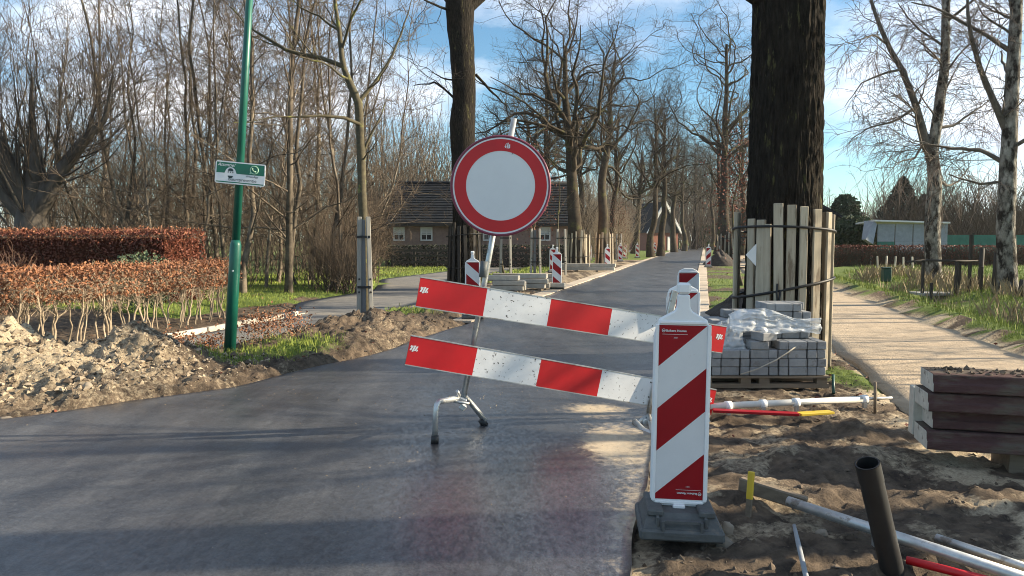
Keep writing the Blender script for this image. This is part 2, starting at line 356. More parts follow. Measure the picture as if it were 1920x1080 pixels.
def layered(name, base, r_col, g_col, rough=.95, bump=.7, bs=28, bdist=.02, bsc=7):
    m, t, b = newmat(name); nd, L = t.nodes, t.links.new
    co = nd.new('ShaderNodeTexCoord'); at = nd.new('ShaderNodeAttribute'); at.attribute_name = 'mask'; sep = nd.new('ShaderNodeSeparateColor'); L(at.outputs['Color'], sep.inputs[0])
    def noi(sc_, det=8, ro=.65):
        n = nd.new('ShaderNodeTexNoise'); n.inputs['Scale'].default_value = sc_; n.inputs['Detail'].default_value = det; n.inputs['Roughness'].default_value = ro; L(co.outputs['Object'], n.inputs['Vector']); return n
    def two(cols, n, lo=.36, hi=.64):
        r = nd.new('ShaderNodeValToRGB'); r.color_ramp.elements[0].position = lo; r.color_ramp.elements[1].position = hi
        r.color_ramp.elements[0].color = (*cols[0], 1); r.color_ramp.elements[1].color = (*cols[1], 1); L(n.outputs['Fac'], r.inputs[0]); return r.outputs[0]
    n1, n2, n3 = noi(bsc), noi(23), noi(60, 4)
    col = two(base, n1)
    for cols, chan, n in ((g_col, 1, n2), (r_col, 0, n2)):
        ad = nd.new('ShaderNodeMath'); ad.operation = 'ADD'; L(sep.outputs[chan], ad.inputs[0]); 
        su = nd.new('ShaderNodeMath'); su.operation = 'MULTIPLY_ADD'; L(n.outputs['Fac'], su.inputs[0]); su.inputs[1].default_value = 1.2; su.inputs[2].default_value = -.6
        L(su.outputs[0], ad.inputs[1])
        r = nd.new('ShaderNodeMapRange'); r.inputs[1].default_value = .3; r.inputs[2].default_value = .7; L(ad.outputs[0], r.inputs[0])
        mu = nd.new('ShaderNodeMath'); mu.operation = 'MULTIPLY'; mr = nd.new('ShaderNodeMapRange'); mr.inputs[1].default_value = .02; mr.inputs[2].default_value = .12; L(sep.outputs[chan], mr.inputs[0])
        L(r.outputs[0], mu.inputs[0]); L(mr.outputs[0], mu.inputs[1])
        mx = nd.new('ShaderNodeMix'); mx.data_type = 'RGBA'; L(mu.outputs[0], mx.inputs[0]); L(col, mx.inputs[6]); L(two(cols, n3), mx.inputs[7]); col = mx.outputs[2]
    L(col, b.inputs['Base Color']); b.inputs['Roughness'].default_value = rough; b.inputs['Specular IOR Level'].default_value = .25
    nb = noi(bs, 10, .7); bp = nd.new('ShaderNodeBump'); bp.inputs['Strength'].default_value = bump; bp.inputs['Distance'].default_value = bdist; L(nb.outputs['Fac'], bp.inputs['Height']); L(bp.outputs[0], b.inputs['Normal'])
    return m
M['ground'] = layered('ground', ((.042, .031, .023), (.155, .115, .08)), ((.075, .11, .022), (.15, .20, .045)), ((.36, .285, .195), (.52, .43, .30)), bump=1, bdist=.03)
gme = mesh_np('ground', np.stack([X, Y, Z], -1).reshape(-1, 3), Fq, M['ground']); set_mask(gme, gm, sm)
tag(link('ground', gme), kind='structure')

# ---- asphalt road
def asphalt(name):
    m, t, b = newmat(name); nd, L = t.nodes, t.links.new
    co = nd.new('ShaderNodeTexCoord'); at = nd.new('ShaderNodeAttribute'); at.attribute_name = 'mask'; sep = nd.new('ShaderNodeSeparateColor'); L(at.outputs['Color'], sep.inputs[0])
    def noi(sc_, det=6, ro=.6, st=None):
        n = nd.new('ShaderNodeTexNoise'); n.inputs['Scale'].default_value = sc_; n.inputs['Detail'].default_value = det; n.inputs['Roughness'].default_value = ro
        if st:
            mp = nd.new('ShaderNodeMapping'); mp.inputs['Scale'].default_value = st; mp.inputs['Rotation'].default_value = (0, 0, -ROAD_ANG); L(co.outputs['Object'], mp.inputs[0]); L(mp.outputs[0], n.inputs['Vector'])
        else: L(co.outputs['Object'], n.inputs['Vector'])
        return n
    def ramp(n, a, bb, c0, c1):
        r = nd.new('ShaderNodeValToRGB'); r.color_ramp.elements[0].position = a; r.color_ramp.elements[1].position = bb
        r.color_ramp.elements[0].color = (*c0, 1); r.color_ramp.elements[1].color = (*c1, 1); L(n, r.inputs[0]); return r.outputs[0]
    grain = noi(75, 5, .75); blot = noi(.9, 8, .62); streak = noi(2.2, 7, .65, (1, .22, 1))
    c = ramp(grain.outputs['Fac'], .36, .70, (.017, .021, .029), (.108, .112, .124))  # blue of the reflected sky mixed into the grain colours
    d = ramp(streak.outputs['Fac'], .42, .72, (.0, .0, .0), (.062, .061, .058))
    mot = noi(26, 6, .75); dm = ramp(mot.outputs['Fac'], .38, .66, (.55, .55, .56), (1.25, 1.24, 1.2)); cm = nd.new('ShaderNodeMix'); cm.data_type = 'RGBA'; cm.blend_type = 'MULTIPLY'; cm.inputs[0].default_value = 1; L(c, cm.inputs[6]); L(dm, cm.inputs[7]); c = cm.outputs[2]
    ad = nd.new('ShaderNodeMix'); ad.data_type = 'RGBA'; ad.blend_type = 'ADD'; ad.inputs[0].default_value = 1; L(c, ad.inputs[6]); L(d, ad.inputs[7])
    # wet film: darker and glossier
    w0 = nd.new('ShaderNodeMath'); w0.operation = 'MULTIPLY_ADD'; L(blot.outputs['Fac'], w0.inputs[0]); w0.inputs[1].default_value = 3.2; w0.inputs[2].default_value = -1.15
    w1 = nd.new('ShaderNodeMath'); w1.operation = 'ADD'; L(w0.outputs[0], w1.inputs[0]); L(sep.outputs[0], w1.inputs[1]); w1.use_clamp = True
    wet = nd.new('ShaderNodeMix'); wet.data_type = 'RGBA'; wet.blend_type = 'MULTIPLY'; L(w1.outputs[0], wet.inputs[0]); L(ad.outputs[2], wet.inputs[6]); wet.inputs[7].default_value = (.5, .5, .52, 1)
    # sand carried onto the asphalt
    sn = noi(13, 9, .7); s0 = nd.new('ShaderNodeMath'); s0.operation = 'MULTIPLY_ADD'; L(sn.outputs['Fac'], s0.inputs[0]); s0.inputs[1].default_value = 1.6; s0.inputs[2].default_value = -1.05
    s1 = nd.new('ShaderNodeMath'); s1.operation = 'ADD'; L(s0.outputs[0], s1.inputs[0]); L(sep.outputs[1], s1.inputs[1])
    s2 = nd.new('ShaderNodeMapRange'); s2.inputs[1].default_value = .12; s2.inputs[2].default_value = .62; L(s1.outputs[0], s2.inputs[0])
    mx = nd.new('ShaderNodeMix'); mx.data_type = 'RGBA'; L(s2.outputs[0], mx.inputs[0]); L(wet.outputs[2], mx.inputs[6]); mx.inputs[7].default_value = (.42, .34, .235, 1)
    L(mx.outputs[2], b.inputs['Base Color'])
    rr = nd.new('ShaderNodeMapRange'); rr.inputs[3].default_value = .5; rr.inputs[4].default_value = .3; L(w1.outputs[0], rr.inputs[0])
    r2 = nd.new('ShaderNodeMath'); r2.operation = 'MAXIMUM'; L(rr.outputs[0], r2.inputs[0]); L(s2.outputs[0], r2.inputs[1]); L(r2.outputs[0], b.inputs['Roughness'])
    b.inputs['Specular IOR Level'].default_value = .6; L(w1.outputs[0], b.inputs['Coat Weight']); b.inputs['Coat Roughness'].default_value = .27; b.inputs['Coat IOR'].default_value = 1.6
    n4 = noi(55, 6, .75); n5 = noi(14, 5, .65, (1, .35, 1)); mu = nd.new('ShaderNodeMath'); mu.operation = 'MULTIPLY_ADD'; L(n5.outputs['Fac'], mu.inputs[0]); mu.inputs[1].default_value = .9; L(n4.outputs['Fac'], mu.inputs[2])
    bp = nd.new('ShaderNodeBump'); bp.inputs['Strength'].default_value = .6; bp.inputs['Distance'].default_value = .004; L(mu.outputs[0], bp.inputs['Height']); L(bp.outputs[0], b.inputs['Normal'])
    n6 = noi(30, 7, .7, (1, .5, 1)); b2 = nd.new('ShaderNodeBump'); b2.inputs['Strength'].default_value = .55; b2.inputs['Distance'].default_value = .004; L(n6.outputs['Fac'], b2.inputs['Height']); L(b2.outputs[0], b.inputs['Coat Normal'])
    wm = nd.new('ShaderNodeMath'); wm.operation = 'MULTIPLY'; mw = nd.new('ShaderNodeMapRange'); mw.inputs[1].default_value = .36; mw.inputs[2].default_value = .58; L(n6.outputs['Fac'], mw.inputs[0]); L(w1.outputs[0], wm.inputs[0]); L(mw.outputs[0], wm.inputs[1]); L(wm.outputs[0], b.inputs['Coat Weight'])
    return m
M['asphalt'] = asphalt('asphalt')
S = np.concatenate([np.arange(-14, 2, 1.0), np.arange(2, 26, .12), np.geomspace(26, 330, 70)])
W = np.concatenate([np.linspace(0, .7, 40)[:-1], np.linspace(.7, 1, 40)])
Sg, Wg = np.meshgrid(S, W, indexing='ij')
wob = .05*(fbm(Sg*1.7, Sg*0+3, 3, 5)-.5)*2
Tg = tl(Sg)+(TR-tl(Sg))*Wg; Tg = Tg+wob*np.where(Wg > .98, 1.0, 0)+.06*(fbm(Sg*1.3, Sg*0+8, 3, 6)-.5)*2*np.where(Wg < .01, 1, 0)
Xr = Sg*U[0]+Tg*N_[0]; Yr = Sg*U[1]+Tg*N_[1]
Zr = .012*np.ones_like(Xr)+.008*(fbm(Xr*.8, Yr*.8, 2, 8)-.5)
k = len(W); idx = np.arange(Xr.size).reshape(len(S), k)
Fr = np.stack([idx[:-1, :-1], idx[:-1, 1:], idx[1:, 1:], idx[1:, :-1]], -1).reshape(-1, 4)
V = np.stack([Xr, Yr, Zr], -1).reshape(-1, 3); nV = len(V)
low = V.copy(); low[:, 2] -= .07
sides = [[idx[i, c], idx[i+1, c], idx[i+1, c]+nV, idx[i, c]+nV] for c in (0, k-1) for i in range(len(S)-1)]
rme = mesh_np('road', np.vstack([V, low]), np.vstack([Fr, np.array(sides)]), M['asphalt'])
wetm = .75*gaus(Xr, Yr, -.2, 5.4, .8, 1.7)+.35*gaus(Xr, Yr, .2, 4, 1.2, 1.2)+.25*gaus(Xr, Yr, 1.2, 12, 1.3, 5)-.12*gaus(Xr, Yr, -3, 5.6, 1.6, 1.5)
de = TR-Tg; dle = Tg-tl(Sg)
sandm = .55*sstep(.35, 0, de)*(Yr < 13)*fbm(Xr*2, Yr*2, 3, 77)*1.6+.95*gaus(Xr, Yr, .78, 6.9, .32, .28)+.9*gaus(Xr, Yr, .72, 5.6, .22, .5)+.5*gaus(Xr, Yr, .95, 6.1, .35, .6)+.45*gaus(Xr, Yr, -.72, 5.25, .35, .07)
sandm = sandm+.5*sstep(.25, 0, dle)*fbm(Xr*2, Yr*2, 3, 78)+.34*sstep(14, 18, Yr)*sstep(.8, 0, np.minimum(de, dle))
z0 = np.zeros(nV); set_mask(rme, np.concatenate([wetm.ravel(), z0]), np.concatenate([sandm.ravel(), z0]))
tag(link('road', rme), kind='structure')

# ---- paths
def strip(name, s0, s1, tfun, w, z, mat, ds=.5, thick=.07, jit=.05):
    ss = np.concatenate([np.arange(s0, min(s1, 60), ds), np.geomspace(max(min(s1, 60), s0+.1), s1, 12)]) if s1 > 60 else np.arange(s0, s1+ds/2, ds)
    P = []
    for s in ss:
        wv = float(w(s)) if callable(w) else w; ws = np.linspace(-wv, wv, 9)
        for q in ws:
            j = jit*(float(fbm(np.array([s*1.4]), np.array([q*3]), 3, 4)[0])-.5)*2 if abs(q) > wv*.99 else 0
            p = ST(s, float(tfun(s))+q+j, z); P.append(p)
    n = 9; idx = np.arange(len(P)).reshape(-1, n); Fq = np.stack([idx[:-1, :-1], idx[:-1, 1:], idx[1:, 1:], idx[1:, :-1]], -1).reshape(-1, 4)
    V = np.array([list(p) for p in P]); lo = V.copy(); lo[:, 2] -= thick; nV = len(V)
    sd = [[idx[i, c], idx[i+1, c], idx[i+1, c]+nV, idx[i, c]+nV] for c in (0, n-1) for i in range(len(idx)-1)]
    return tag(link(name, mesh_np(name, np.vstack([V, lo]), np.vstack([Fq, np.array(sd)]), mat)), kind='structure')
M['path_grey'] = pm('path_grey', (.20, .19, .175), (.11, .108, .105), 3, .8, .5, 90, detail=10, c3=(.34, .29, .22), c3s=1.1, c3w=.2)
M['path_sand'] = pm('path_sand', (.50, .395, .275), (.33, .255, .175), 2.6, .92, .6, 40, detail=10, c3=(.27, .21, .145), c3s=6, c3w=.12, c3p=.54, bdist=.04)
strip('cycle_path', 8.3, 200, lp, lpw, .0, M['path_grey'])
strip('apron', 15.4, 19.8, lambda s: -5.9, 1.55, -.006, M['path_grey'])
strip('sand_path', 6.9, 260, lambda s: 3.12, 1.25, -.012, M['path_sand'], .25, jit=.16)
# gutters of pale slabs along both sides of the asphalt, each slab a piece
M['slab'] = pm('slab', (.50, .42, .33), (.34, .285, .22), 3, .9, .3, 40, rand=.12)
def gutter(name, s0, s1, t0, t1, far):
    c = (t0+t1)/2; base = strip(name, s0, far, lambda s: c, (t1-t0)/2, -.012, M['slab'], 1.0)
    mb = MB().box((0, 0, 0), (t1-t0-.012, .985, .05), bev=.006); me = mb.mesh('slab', M['slab'])
    s = s0+.5
    while s < s1:
        p = ST(s, c, .002+random.uniform(-.004, .004)); link('slab', me, base, p, (0, 0, ROAD_ANG+random.uniform(-.004, .004))); s += 1.0
gutter('gutter_right', 11.6, 52, TR+.02, .13, 200)
gutter('gutter_left', 13.7, 52, -4.84, -4.38, 200)
# pale kerb along the cycle path beside the hedge, kerb pieces
kb = MB().box((0, 0, 0), (.09, .97, .12), bev=.01).mesh('kerb_piece', M['concrete'])
kbase = tag(link('path_kerb', MB().box((0, 0, 0), (.07, 6.6, .05)).mesh('path_kerb', M['concrete']), None, ST(11.2, -8.42, -.01), (0, 0, ROAD_ANG)), kind='structure')
for i in range(6):
    o = link('kerb_piece', kb, kbase, (random.uniform(-.01, .01), -2.6+i*1.0, .03), (random.uniform(-.02, .02), 0, random.uniform(-.015, .015)))

# ------------------------------------------------------------------ trees: vectorised branch growth
def norm(v): return v/np.maximum(np.linalg.norm(v, axis=-1, keepdims=True), 1e-9)
def resample(P, R, K):
    P = np.asarray(P, float); d = np.concatenate([[0], np.cumsum(np.linalg.norm(np.diff(P, axis=0), axis=1))]); u = np.linspace(0, d[-1], K)
    return np.stack([np.interp(u, d, P[:, i]) for i in range(3)], -1), np.interp(u, d, R)
def tubes(P, R, n):
    B, K, _ = P.shape
    T = norm(np.gradient(P, axis=1)); ref = np.array([.31, .91, .13]); Nn = norm(np.cross(T, ref)); Bn = np.cross(T, Nn)
    a = np.arange(n)*2*math.pi/n
    V = P[:, :, None, :]+R[:, :, None, None]*(np.cos(a)[None, None, :, None]*Nn[:, :, None, :]+np.sin(a)[None, None, :, None]*Bn[:, :, None, :])
    idx = np.arange(B*K*n).reshape(B, K, n); nxt = np.roll(idx, -1, axis=2)
    Fq = np.stack([idx[:, :-1], nxt[:, :-1], nxt[:, 1:], idx[:, 1:]], -1).reshape(-1, 4)
    return V.reshape(-1, 3), Fq
def children(rg, P, R, total, u0, length, ang, K, wob, up, rr, u1=1.0, shrink=.55, minr=.003, bias=None, taper=.3):
    B, Kp, _ = P.shape
    plen = np.linalg.norm(np.diff(P, axis=1), axis=2).sum(1)
    idx = rg.choice(B, total, p=plen/plen.sum()); u = rg.uniform(u0, u1, total)
    f = u*(Kp-1)*.9999; i = f.astype(int); fr = (f-i)[:, None]
    pos = P[idx, i]*(1-fr)+P[idx, i+1]*fr; tan = norm(P[idx, i+1]-P[idx, i]); rad = R[idx, i]*(1-fr[:, 0])+R[idx, i+1]*fr[:, 0]
    v = rg.normal(size=(total, 3)); v -= (v*tan).sum(1, keepdims=True)*tan; v = norm(v)
    if bias is not None: v = norm(v+np.asarray(bias)); v = norm(v-(v*tan).sum(1, keepdims=True)*tan)
    th = np.radians(rg.uniform(*ang, total))[:, None]; d = np.cos(th)*tan+np.sin(th)*v
    Ln = rg.uniform(*length, total)*(1-shrink*(u-u0)/max(1e-6, u1-u0))
    Q = np.zeros((total, K, 3)); Q[:, 0] = pos
    for k in range(1, K):
        d = norm(d+wob*rg.normal(size=(total, 3))+np.array([0, 0, up])); Q[:, k] = Q[:, k-1]+d*(Ln/(K-1))[:, None]
    r0 = np.maximum(np.minimum(rad*.9, rad*rr*rg.uniform(.7, 1.2, total)), minr)
    Rq = r0[:, None]*np.linspace(1, taper, K)[None]
    return Q, np.maximum(Rq, minr*.6)
def plen(P): return np.linalg.norm(np.diff(P, axis=1), axis=2).sum()
def crown_mesh(name, levels, mats_idx, mats):
    Vs, Fs, ms = [], [], []; b = 0
    for (P, R, n), mi in zip(levels, mats_idx):
        V, Fq = tubes(P, R, n); Vs.append(V); Fs.append(Fq+b); b += len(V); ms.append(np.full(len(Fq), mi))
    return mesh_np(name, np.vstack(Vs), np.vstack(Fs), mats, np.concatenate(ms))
def trunk_path(rg, h, r, lean=(0, 0), wob=.12, K=14, flare=1.35, top=.10):
    z = np.linspace(0, h, K); P = np.zeros((K, 3)); P[:, 2] = z
    w = np.cumsum(rg.normal(size=(K, 2))*wob*h/K, axis=0); w -= w[0]
    P[:, :2] = w+np.outer(z/h, lean); R = r*(1-(1-top)*(z/h)**.9); R[0] *= flare; R[1] *= 1+(flare-1)*.25
    return P[None], R[None]
def trunk_mesh(name, P, R, mat, n=12):
    Q, Rr = resample(P[0], R[0], 28); V, Fq = tubes(Q[None], Rr[None], n); return mesh_np(name, V, Fq, mat)
def make_oak(seed, h=13, r=.45, limbs=12, u0=.34, llen=(5, 8.5), dens=(1.8, 2.9, 2.9), minr=.007, lean=(0, 0)):
    rg = np.random.default_rng(seed); P, R = trunk_path(rg, h, r, lean, wob=.10, flare=1.3, top=.22)
    l1 = children(rg, P, R, limbs, u0, llen, (28, 75), 12, .31, .10, .5, shrink=.25, minr=.03, taper=.12)
    l2 = children(rg, *l1, int(plen(l1[0])*dens[0]), .2, (1.6, 4.0), (35, 80), 7, .36, .03, .45, minr=.013, taper=.2)
    l3 = children(rg, *l2, int(plen(l2[0])*dens[1]), .15, (.6, 1.7), (30, 75), 5, .34, .02, .5, minr=minr)
    l4 = children(rg, *l3, int(plen(l3[0])*dens[2]), .1, (.25, .75), (30, 70), 3, .3, .03, .6, minr=minr*.8)
    tr = trunk_mesh('trunk', P, R, M['bark_far'])
    cr = crown_mesh('crown', [(*l1, 6), (*l2, 4), (*l3, 3), (*l4, 3)], [0, 0, 1, 1], [M['bark_far'], M['twig_oak']])
    return tr, cr
def make_slim(seed, h=12, r=.10, n1=34, u0=.10, blen=(1.5, 5.0), dens=(3.6, 5.0), ang=(30, 80), up=.07, lean=(0, 0), mats=None, minr=.0065, wob=.13, two=False):
    rg = np.random.default_rng(seed); P, R = trunk_path(rg, h, r, lean, wob=wob, flare=1.25, top=.12)
    base = (P, R)
    if two:
        P2, R2 = trunk_path(rg, h*.9, r*.75, (rg.uniform(.6, 1.5), rg.uniform(-.8, .8)), wob=wob, top=.12); base = (np.concatenate([P, P2]), np.concatenate([R, R2]))
    l1 = children(rg, *base, n1, u0, blen, ang, 6, .18, up, .33, shrink=.6, minr=.010)
    l2 = children(rg, *l1, int(plen(l1[0])*dens[0]), .1, (.5, 1.3), (25, 60), 4, .2, up*.8, .55, minr=minr)
    l3 = children(rg, *l2, int(plen(l2[0])*dens[1]), .1, (.2, .55), (25, 60), 3, .2, .05, .6, minr=minr*.75)
    mats = mats or (M['bark_wood'], M['twig'])
    V, Fq = tubes(*[np.stack([resample(base[0][i], base[1][i], 18)[q] for i in range(len(base[0]))]) for q in (0, 1)], 8)
    return mesh_np('trunk', V, Fq, mats[0]), crown_mesh('crown', [(*l1, 4), (*l2, 3), (*l3, 3)], [0, 1, 1], mats)
def place_tree(name, meshes, label, cat, loc, rz=0, scale=1, group=None, extra=()):
    o = thing(name, label, cat, loc, rz, group); o.scale = (scale,)*3
    link('trunk', meshes[0], o); link('crown', meshes[1], o)
    return o

def px_tree(name, label, cat, base, Y, trunk, limbs, bark, twig, spec, rg_seed, group=None, depth=.35, n=10, on_trunk=True, limb_mat=None):
    """trunk: [(px,py,r)], limbs: [[(px,py,r)...]] at distance Y; limbs get their own depth spread; twigs are grown on them"""
    rg = np.random.default_rng(rg_seed); b = np.array(list(base))
    def path(pts, off):
        P = []; R = []
        for i, (x, y, r) in enumerate(pts):
            q = np.array(list(A(x, y, Y)))-b; q[1] += off*i/max(1, len(pts)-1); P.append(q); R.append(r)
        return np.array(P), np.array(R)
    tp, tr = path(trunk, 0); tp[0] = (tp[0][0], 0, min(tp[0][2], -.03))
    TP, TRr = resample(tp, tr, 30)
    w = np.cumsum(rg.normal(size=(30, 3))*.012, axis=0)*np.linspace(0, 1, 30)[:, None]; TP = TP+w
    o = thing(name, label, cat, base, 0, group)
    V, Fq = tubes(TP[None], TRr[None], n); link('trunk', mesh_np('trunk', V, Fq, bark), o)
    LP, LR = [], []
    for i, l in enumerate(limbs):
        p, r = path(l, (rg.uniform(-1, 1) if i else 0)*depth*5); p, r = resample(p, r, 12)
        p += np.cumsum(rg.normal(size=p.shape)*.03, axis=0)*np.linspace(0, 1, 12)[:, None]; LP.append(p); LR.append(r)
    tb = resample(TP[10:], TRr[10:], 12); base_l = (np.stack(LP+[tb[0]]), np.stack(LR+[tb[1]])) if on_trunk else (np.stack(LP), np.stack(LR))
    lv = [(np.stack(LP), np.stack(LR), 6)]; mi = [0]; cur = base_l
    for j, sp_ in enumerate(spec):
        q = children(rg, *cur, int(plen(cur[0])*sp_['d']), sp_.get('u0', .1), sp_['len'], sp_['ang'], sp_.get('K', 5), sp_['wob'], sp_['up'], sp_.get('rr', .45), minr=sp_['minr'], taper=.2)
        lv.append((*q, 4 if j == 0 else 3)); mi.append(0 if j == 0 else 1); cur = q
    link('crown', crown_mesh('crown', lv, mi, [limb_mat or bark, twig]), o)
    return o

# ------------------------------------------------------------------ leaf masses
def leaves(N, pts, size, rg, flat=0):
    d = rg.normal(size=(N, 3)); d[:, 2] *= (1-flat); d = norm(d); e = norm(np.cross(d, rg.normal(size=(N, 3))))
    sz = rg.uniform(*size, N)[:, None]
    V = np.stack([pts-d*sz, pts+e*sz*.55, pts+d*sz, pts-e*sz*.55], 1)
    V[:, 1] += np.cross(d, e)*sz*.2; V[:, 3] += np.cross(d, e)*sz*.2
    return V.reshape(-1, 3), np.arange(N*4).reshape(-1, 4)
def box_pts(N, rg, lo, hi, shell=.6):
    p = rg.uniform(0, 1, (N, 3)); ax = rg.integers(0, 3, N); m = rg.uniform(size=N) < shell
    ext = np.array(hi)-np.array(lo); w_ = 1/ext; ax = rg.choice(3, N, p=w_/w_.sum()); sidev = rg.integers(0, 2, N); jit_ = rg.normal(size=N)*.03
    for a in range(3): q = m & (ax == a); p[q, a] = sidev[q]+jit_[q]/ext[a]
    return np.array(lo)+p*(np.array(hi)-np.array(lo))
def st_world(p):    # columns t, s, z -> world
    return np.stack([p[:, 1]*U[0]+p[:, 0]*N_[0], p[:, 1]*U[1]+p[:, 0]*N_[1], p[:, 2]], -1)
# ------------------------------------------------------------------ buildings far left
def rect_window(parent, x0, x1, z0, z1, y, two=True):
    f = MB(); w = .08
    f.box(((x0+x1)/2, y-.03, z1-w/2), (x1-x0, .10, w)).box(((x0+x1)/2, y-.03, z0+w/2), (x1-x0, .10, w))
    for xx in (x0+w/2, x1-w/2): f.box((xx, y-.03, (z0+z1)/2), (w, .10, z1-z0-2*w))
    f.box(((x0+x1)/2, y-.025, z0+(z1-z0)*.45), (x1-x0-2*w, .07, .05)).box(((x0+x1)/2, y-.024, (z0+z1)/2), (.045, .06, z1-z0-2*w))
    win = f.build('window', M['house_white'], parent)
    link('pane', MB().box(((x0+x1)/2, y+.0, (z0+z1)/2), (x1-x0-w, .02, z1-z0-w)).mesh('pane', M['glass']), win)
    link('curtain', MB().box(((x0+x1)/2, y-.0145, z0+(z1-z0)*.72), (x1-x0-2*w, .005, (z1-z0)*.42)).mesh('curtain', M['house_white']), win)
D0 = 45.0
house = thing('house', 'low brick farmhouse with a dark tiled roof and small white windows behind the lawn', 'house', XD(735, D0))
ex = (1075-735)/F*D0
hw = 2.65
MB().box((ex/2, 4.0, hw/2), (ex, 7.8, hw)).build('wall', M['brick'], house)
rb = MB(); nrow = 16
for i in range(nrow):      # stepped rows of tiles on the slope that faces the road
    a, b_ = i/nrow, (i+1)/nrow; y0, y1 = -.35+4.35*a, -.35+4.35*b_; z0, z1 = hw-.1+2.75*a, hw-.1+2.75*b_
    rb.add([(-.3, y0, z0+.05), (ex+.3, y0, z0+.05), (ex+.3, y1+.02, z1+.0), (-.3, y1+.02, z1+.0), (-.3, y0, z0-.05), (ex+.3, y0, z0-.05), (ex+.3, y1+.02, z1-.1), (-.3, y1+.02, z1-.1)],
           [(0, 1, 2, 3), (4, 7, 6, 5), (0, 4, 5, 1), (0, 3, 7, 4), (1, 5, 6, 2)])
rb.add([(-.3, 4.0, hw+2.68), (ex+.3, 4.0, hw+2.68), (ex+.3, 8.4, hw-.1), (-.3, 8.4, hw-.1)], [(0, 1, 2, 3)])
rb.tube([(-.3, 4.0, hw+2.68), (ex+.3, 4.0, hw+2.68)], .12, 8)
rf = rb.build('roof', M['roof'], house)
MB().box((ex*.72, 4.0, hw+2.9), (.6, .6, 1.1)).build('chimney', M['brick'], rf)
for sx in (0, ex):
    MB().prism([(-3.9, 0), (3.9, 0), (0, 2.6)], .2, Matrix.Rotation(math.pi/2, 3, 'Z'), (sx if sx else .2, 4.0, hw)).build('gable', M['brick'], house)
for x0, x1 in ((737, 759), (788, 811), (842, 864), (905, 928), (1010, 1032)):
    a = (x0-735)/F*D0; b_ = (x1-735)/F*D0; rect_window(house, a+.02, b_, 1.55, 2.4, .08)
MB().box((ex/2, -.32, hw-.16), (ex+.6, .1, .12)).build('rain_gutter', M['darkwood'], house)
# dark rail fence in front of the house
fn = thing('rail_fence', 'low dark rail fence in front of the brick farmhouse', 'fence', XD(735, 42.5))
fl = (1070-735)/F*42.5
for i in range(9): link('post', MB().box((i*fl/8, 0, .55), (.12, .12, 1.1)).mesh('post', M['darkwood']), fn)
for zz in (.35, .7, 1.0): link('rail', MB().box((fl/2, -.08, zz), (fl, .04, .13)).mesh('rail', M['darkwood']), fn)
gh = thing('garden_hedge', 'low dark clipped hedge under the farmhouse windows', 'hedge', XD(735, 43.6))
rg = np.random.default_rng(17); p = box_pts(9000, rg, (-.3, -.3, .02), (fl+.2, .3, 1.25), .9); V, Fq = leaves(9000, p, (.04, .08), rg); tag(link('foliage', mesh_np('foliage', V, Fq, M['conifer'], smooth=False), gh), kind='stuff')
# second house far along the road
h2 = thing('house', 'far house with a steep dark roof and white gable edge behind the roadside trunks', 'house', XD(1215, 112), .35)
MB().box((2.6, 3.5, 1.5), (5.2, 7, 3)).build('wall', M['brick_red'], h2)
g = MB(); g.prism([(-.4, 2.7), (2.6, 7.4), (5.6, 2.7)], 7.6, None, (0, -.3, 0)); r2 = g.build('roof', M['roof'], h2)
MB().prism([(2.6, 7.65), (5.75, 2.6), (5.35, 2.6), (2.6, 7.0)], .25, None, (0, -.58, 0)).build('gable_trim', M['house_white'], h2)
MB().prism([(2.6, 7.65), (-.55, 2.6), (-.15, 2.6), (2.6, 7.0)], .25, None, (0, -.585, 0)).build('gable_trim', M['house_white'], h2)
MB().box((1.3, -.08, 4.0), (1.3, .1, 1.5)).build('window', M['house_white'], h2)
link('door', MB().box((3.8, -.05, 1.05), (.95, .08, 2.1)).mesh('door', M['house_white']), h2)
# ------------------------------------------------------------------ right background buildings
shed = thing('shed', 'dark boarded shed with a low pitched roof right of the thick oak', 'shed', XD(1497, 52))
MB().box((1.0, 2, 1.7), (3.0, 4, 3.4)).build('wall', M['darkwood'], shed)
for i in range(13): link('plank', MB().box((1.0, -.03, .14+i*.26), (3.0, .04, .235)).mesh('plank', M['roof']), shed)
MB().prism([(-1.0, 3.35), (1.0, 4.35), (3.2, 3.1), (3.2, 2.95), (1.0, 4.1), (-1.0, 3.1)], 4.6, None, (0, -.3, 0)).build('roof', M['roof'], shed)
cv = thing('awning', 'grey canvas awning with slanting end beside the green screen', 'awning', XD(1618, 43))
k = 43/F
def cvp(x, y, dy=0): q = A(x, y, 43); return (q.x-cv.location.x, dy, q.z)
MB().add([cvp(1620, 449, -.2), cvp(1642, 413, .2), cvp(1646, 420, .1), cvp(1634, 458, -.2), cvp(1620, 449, .3), cvp(1642, 413, 1.4), cvp(1646, 420, 1.4), cvp(1634, 458, .3)],
         [(0, 1, 2, 3), (4, 7, 6, 5), (0, 4, 5, 1), (1, 5, 6, 2), (2, 6, 7, 3), (3, 7, 4, 0)]).build('end_flap', M['tarp_grey'], cv)
MB().add([cvp(1640, 412, 0), cvp(1782, 416, 0), cvp(1786, 420, 2.8), cvp(1646, 416, 2.8), cvp(1640, 415, 0), cvp(1782, 419, 0), cvp(1786, 423, 2.8), cvp(1646, 419, 2.8)],
         [(0, 1, 2, 3), (4, 7, 6, 5), (0, 4, 5, 1), (1, 5, 6, 2), (3, 7, 4, 0), (2, 6, 7, 3)]).build('roof', M['house_white'], cv)
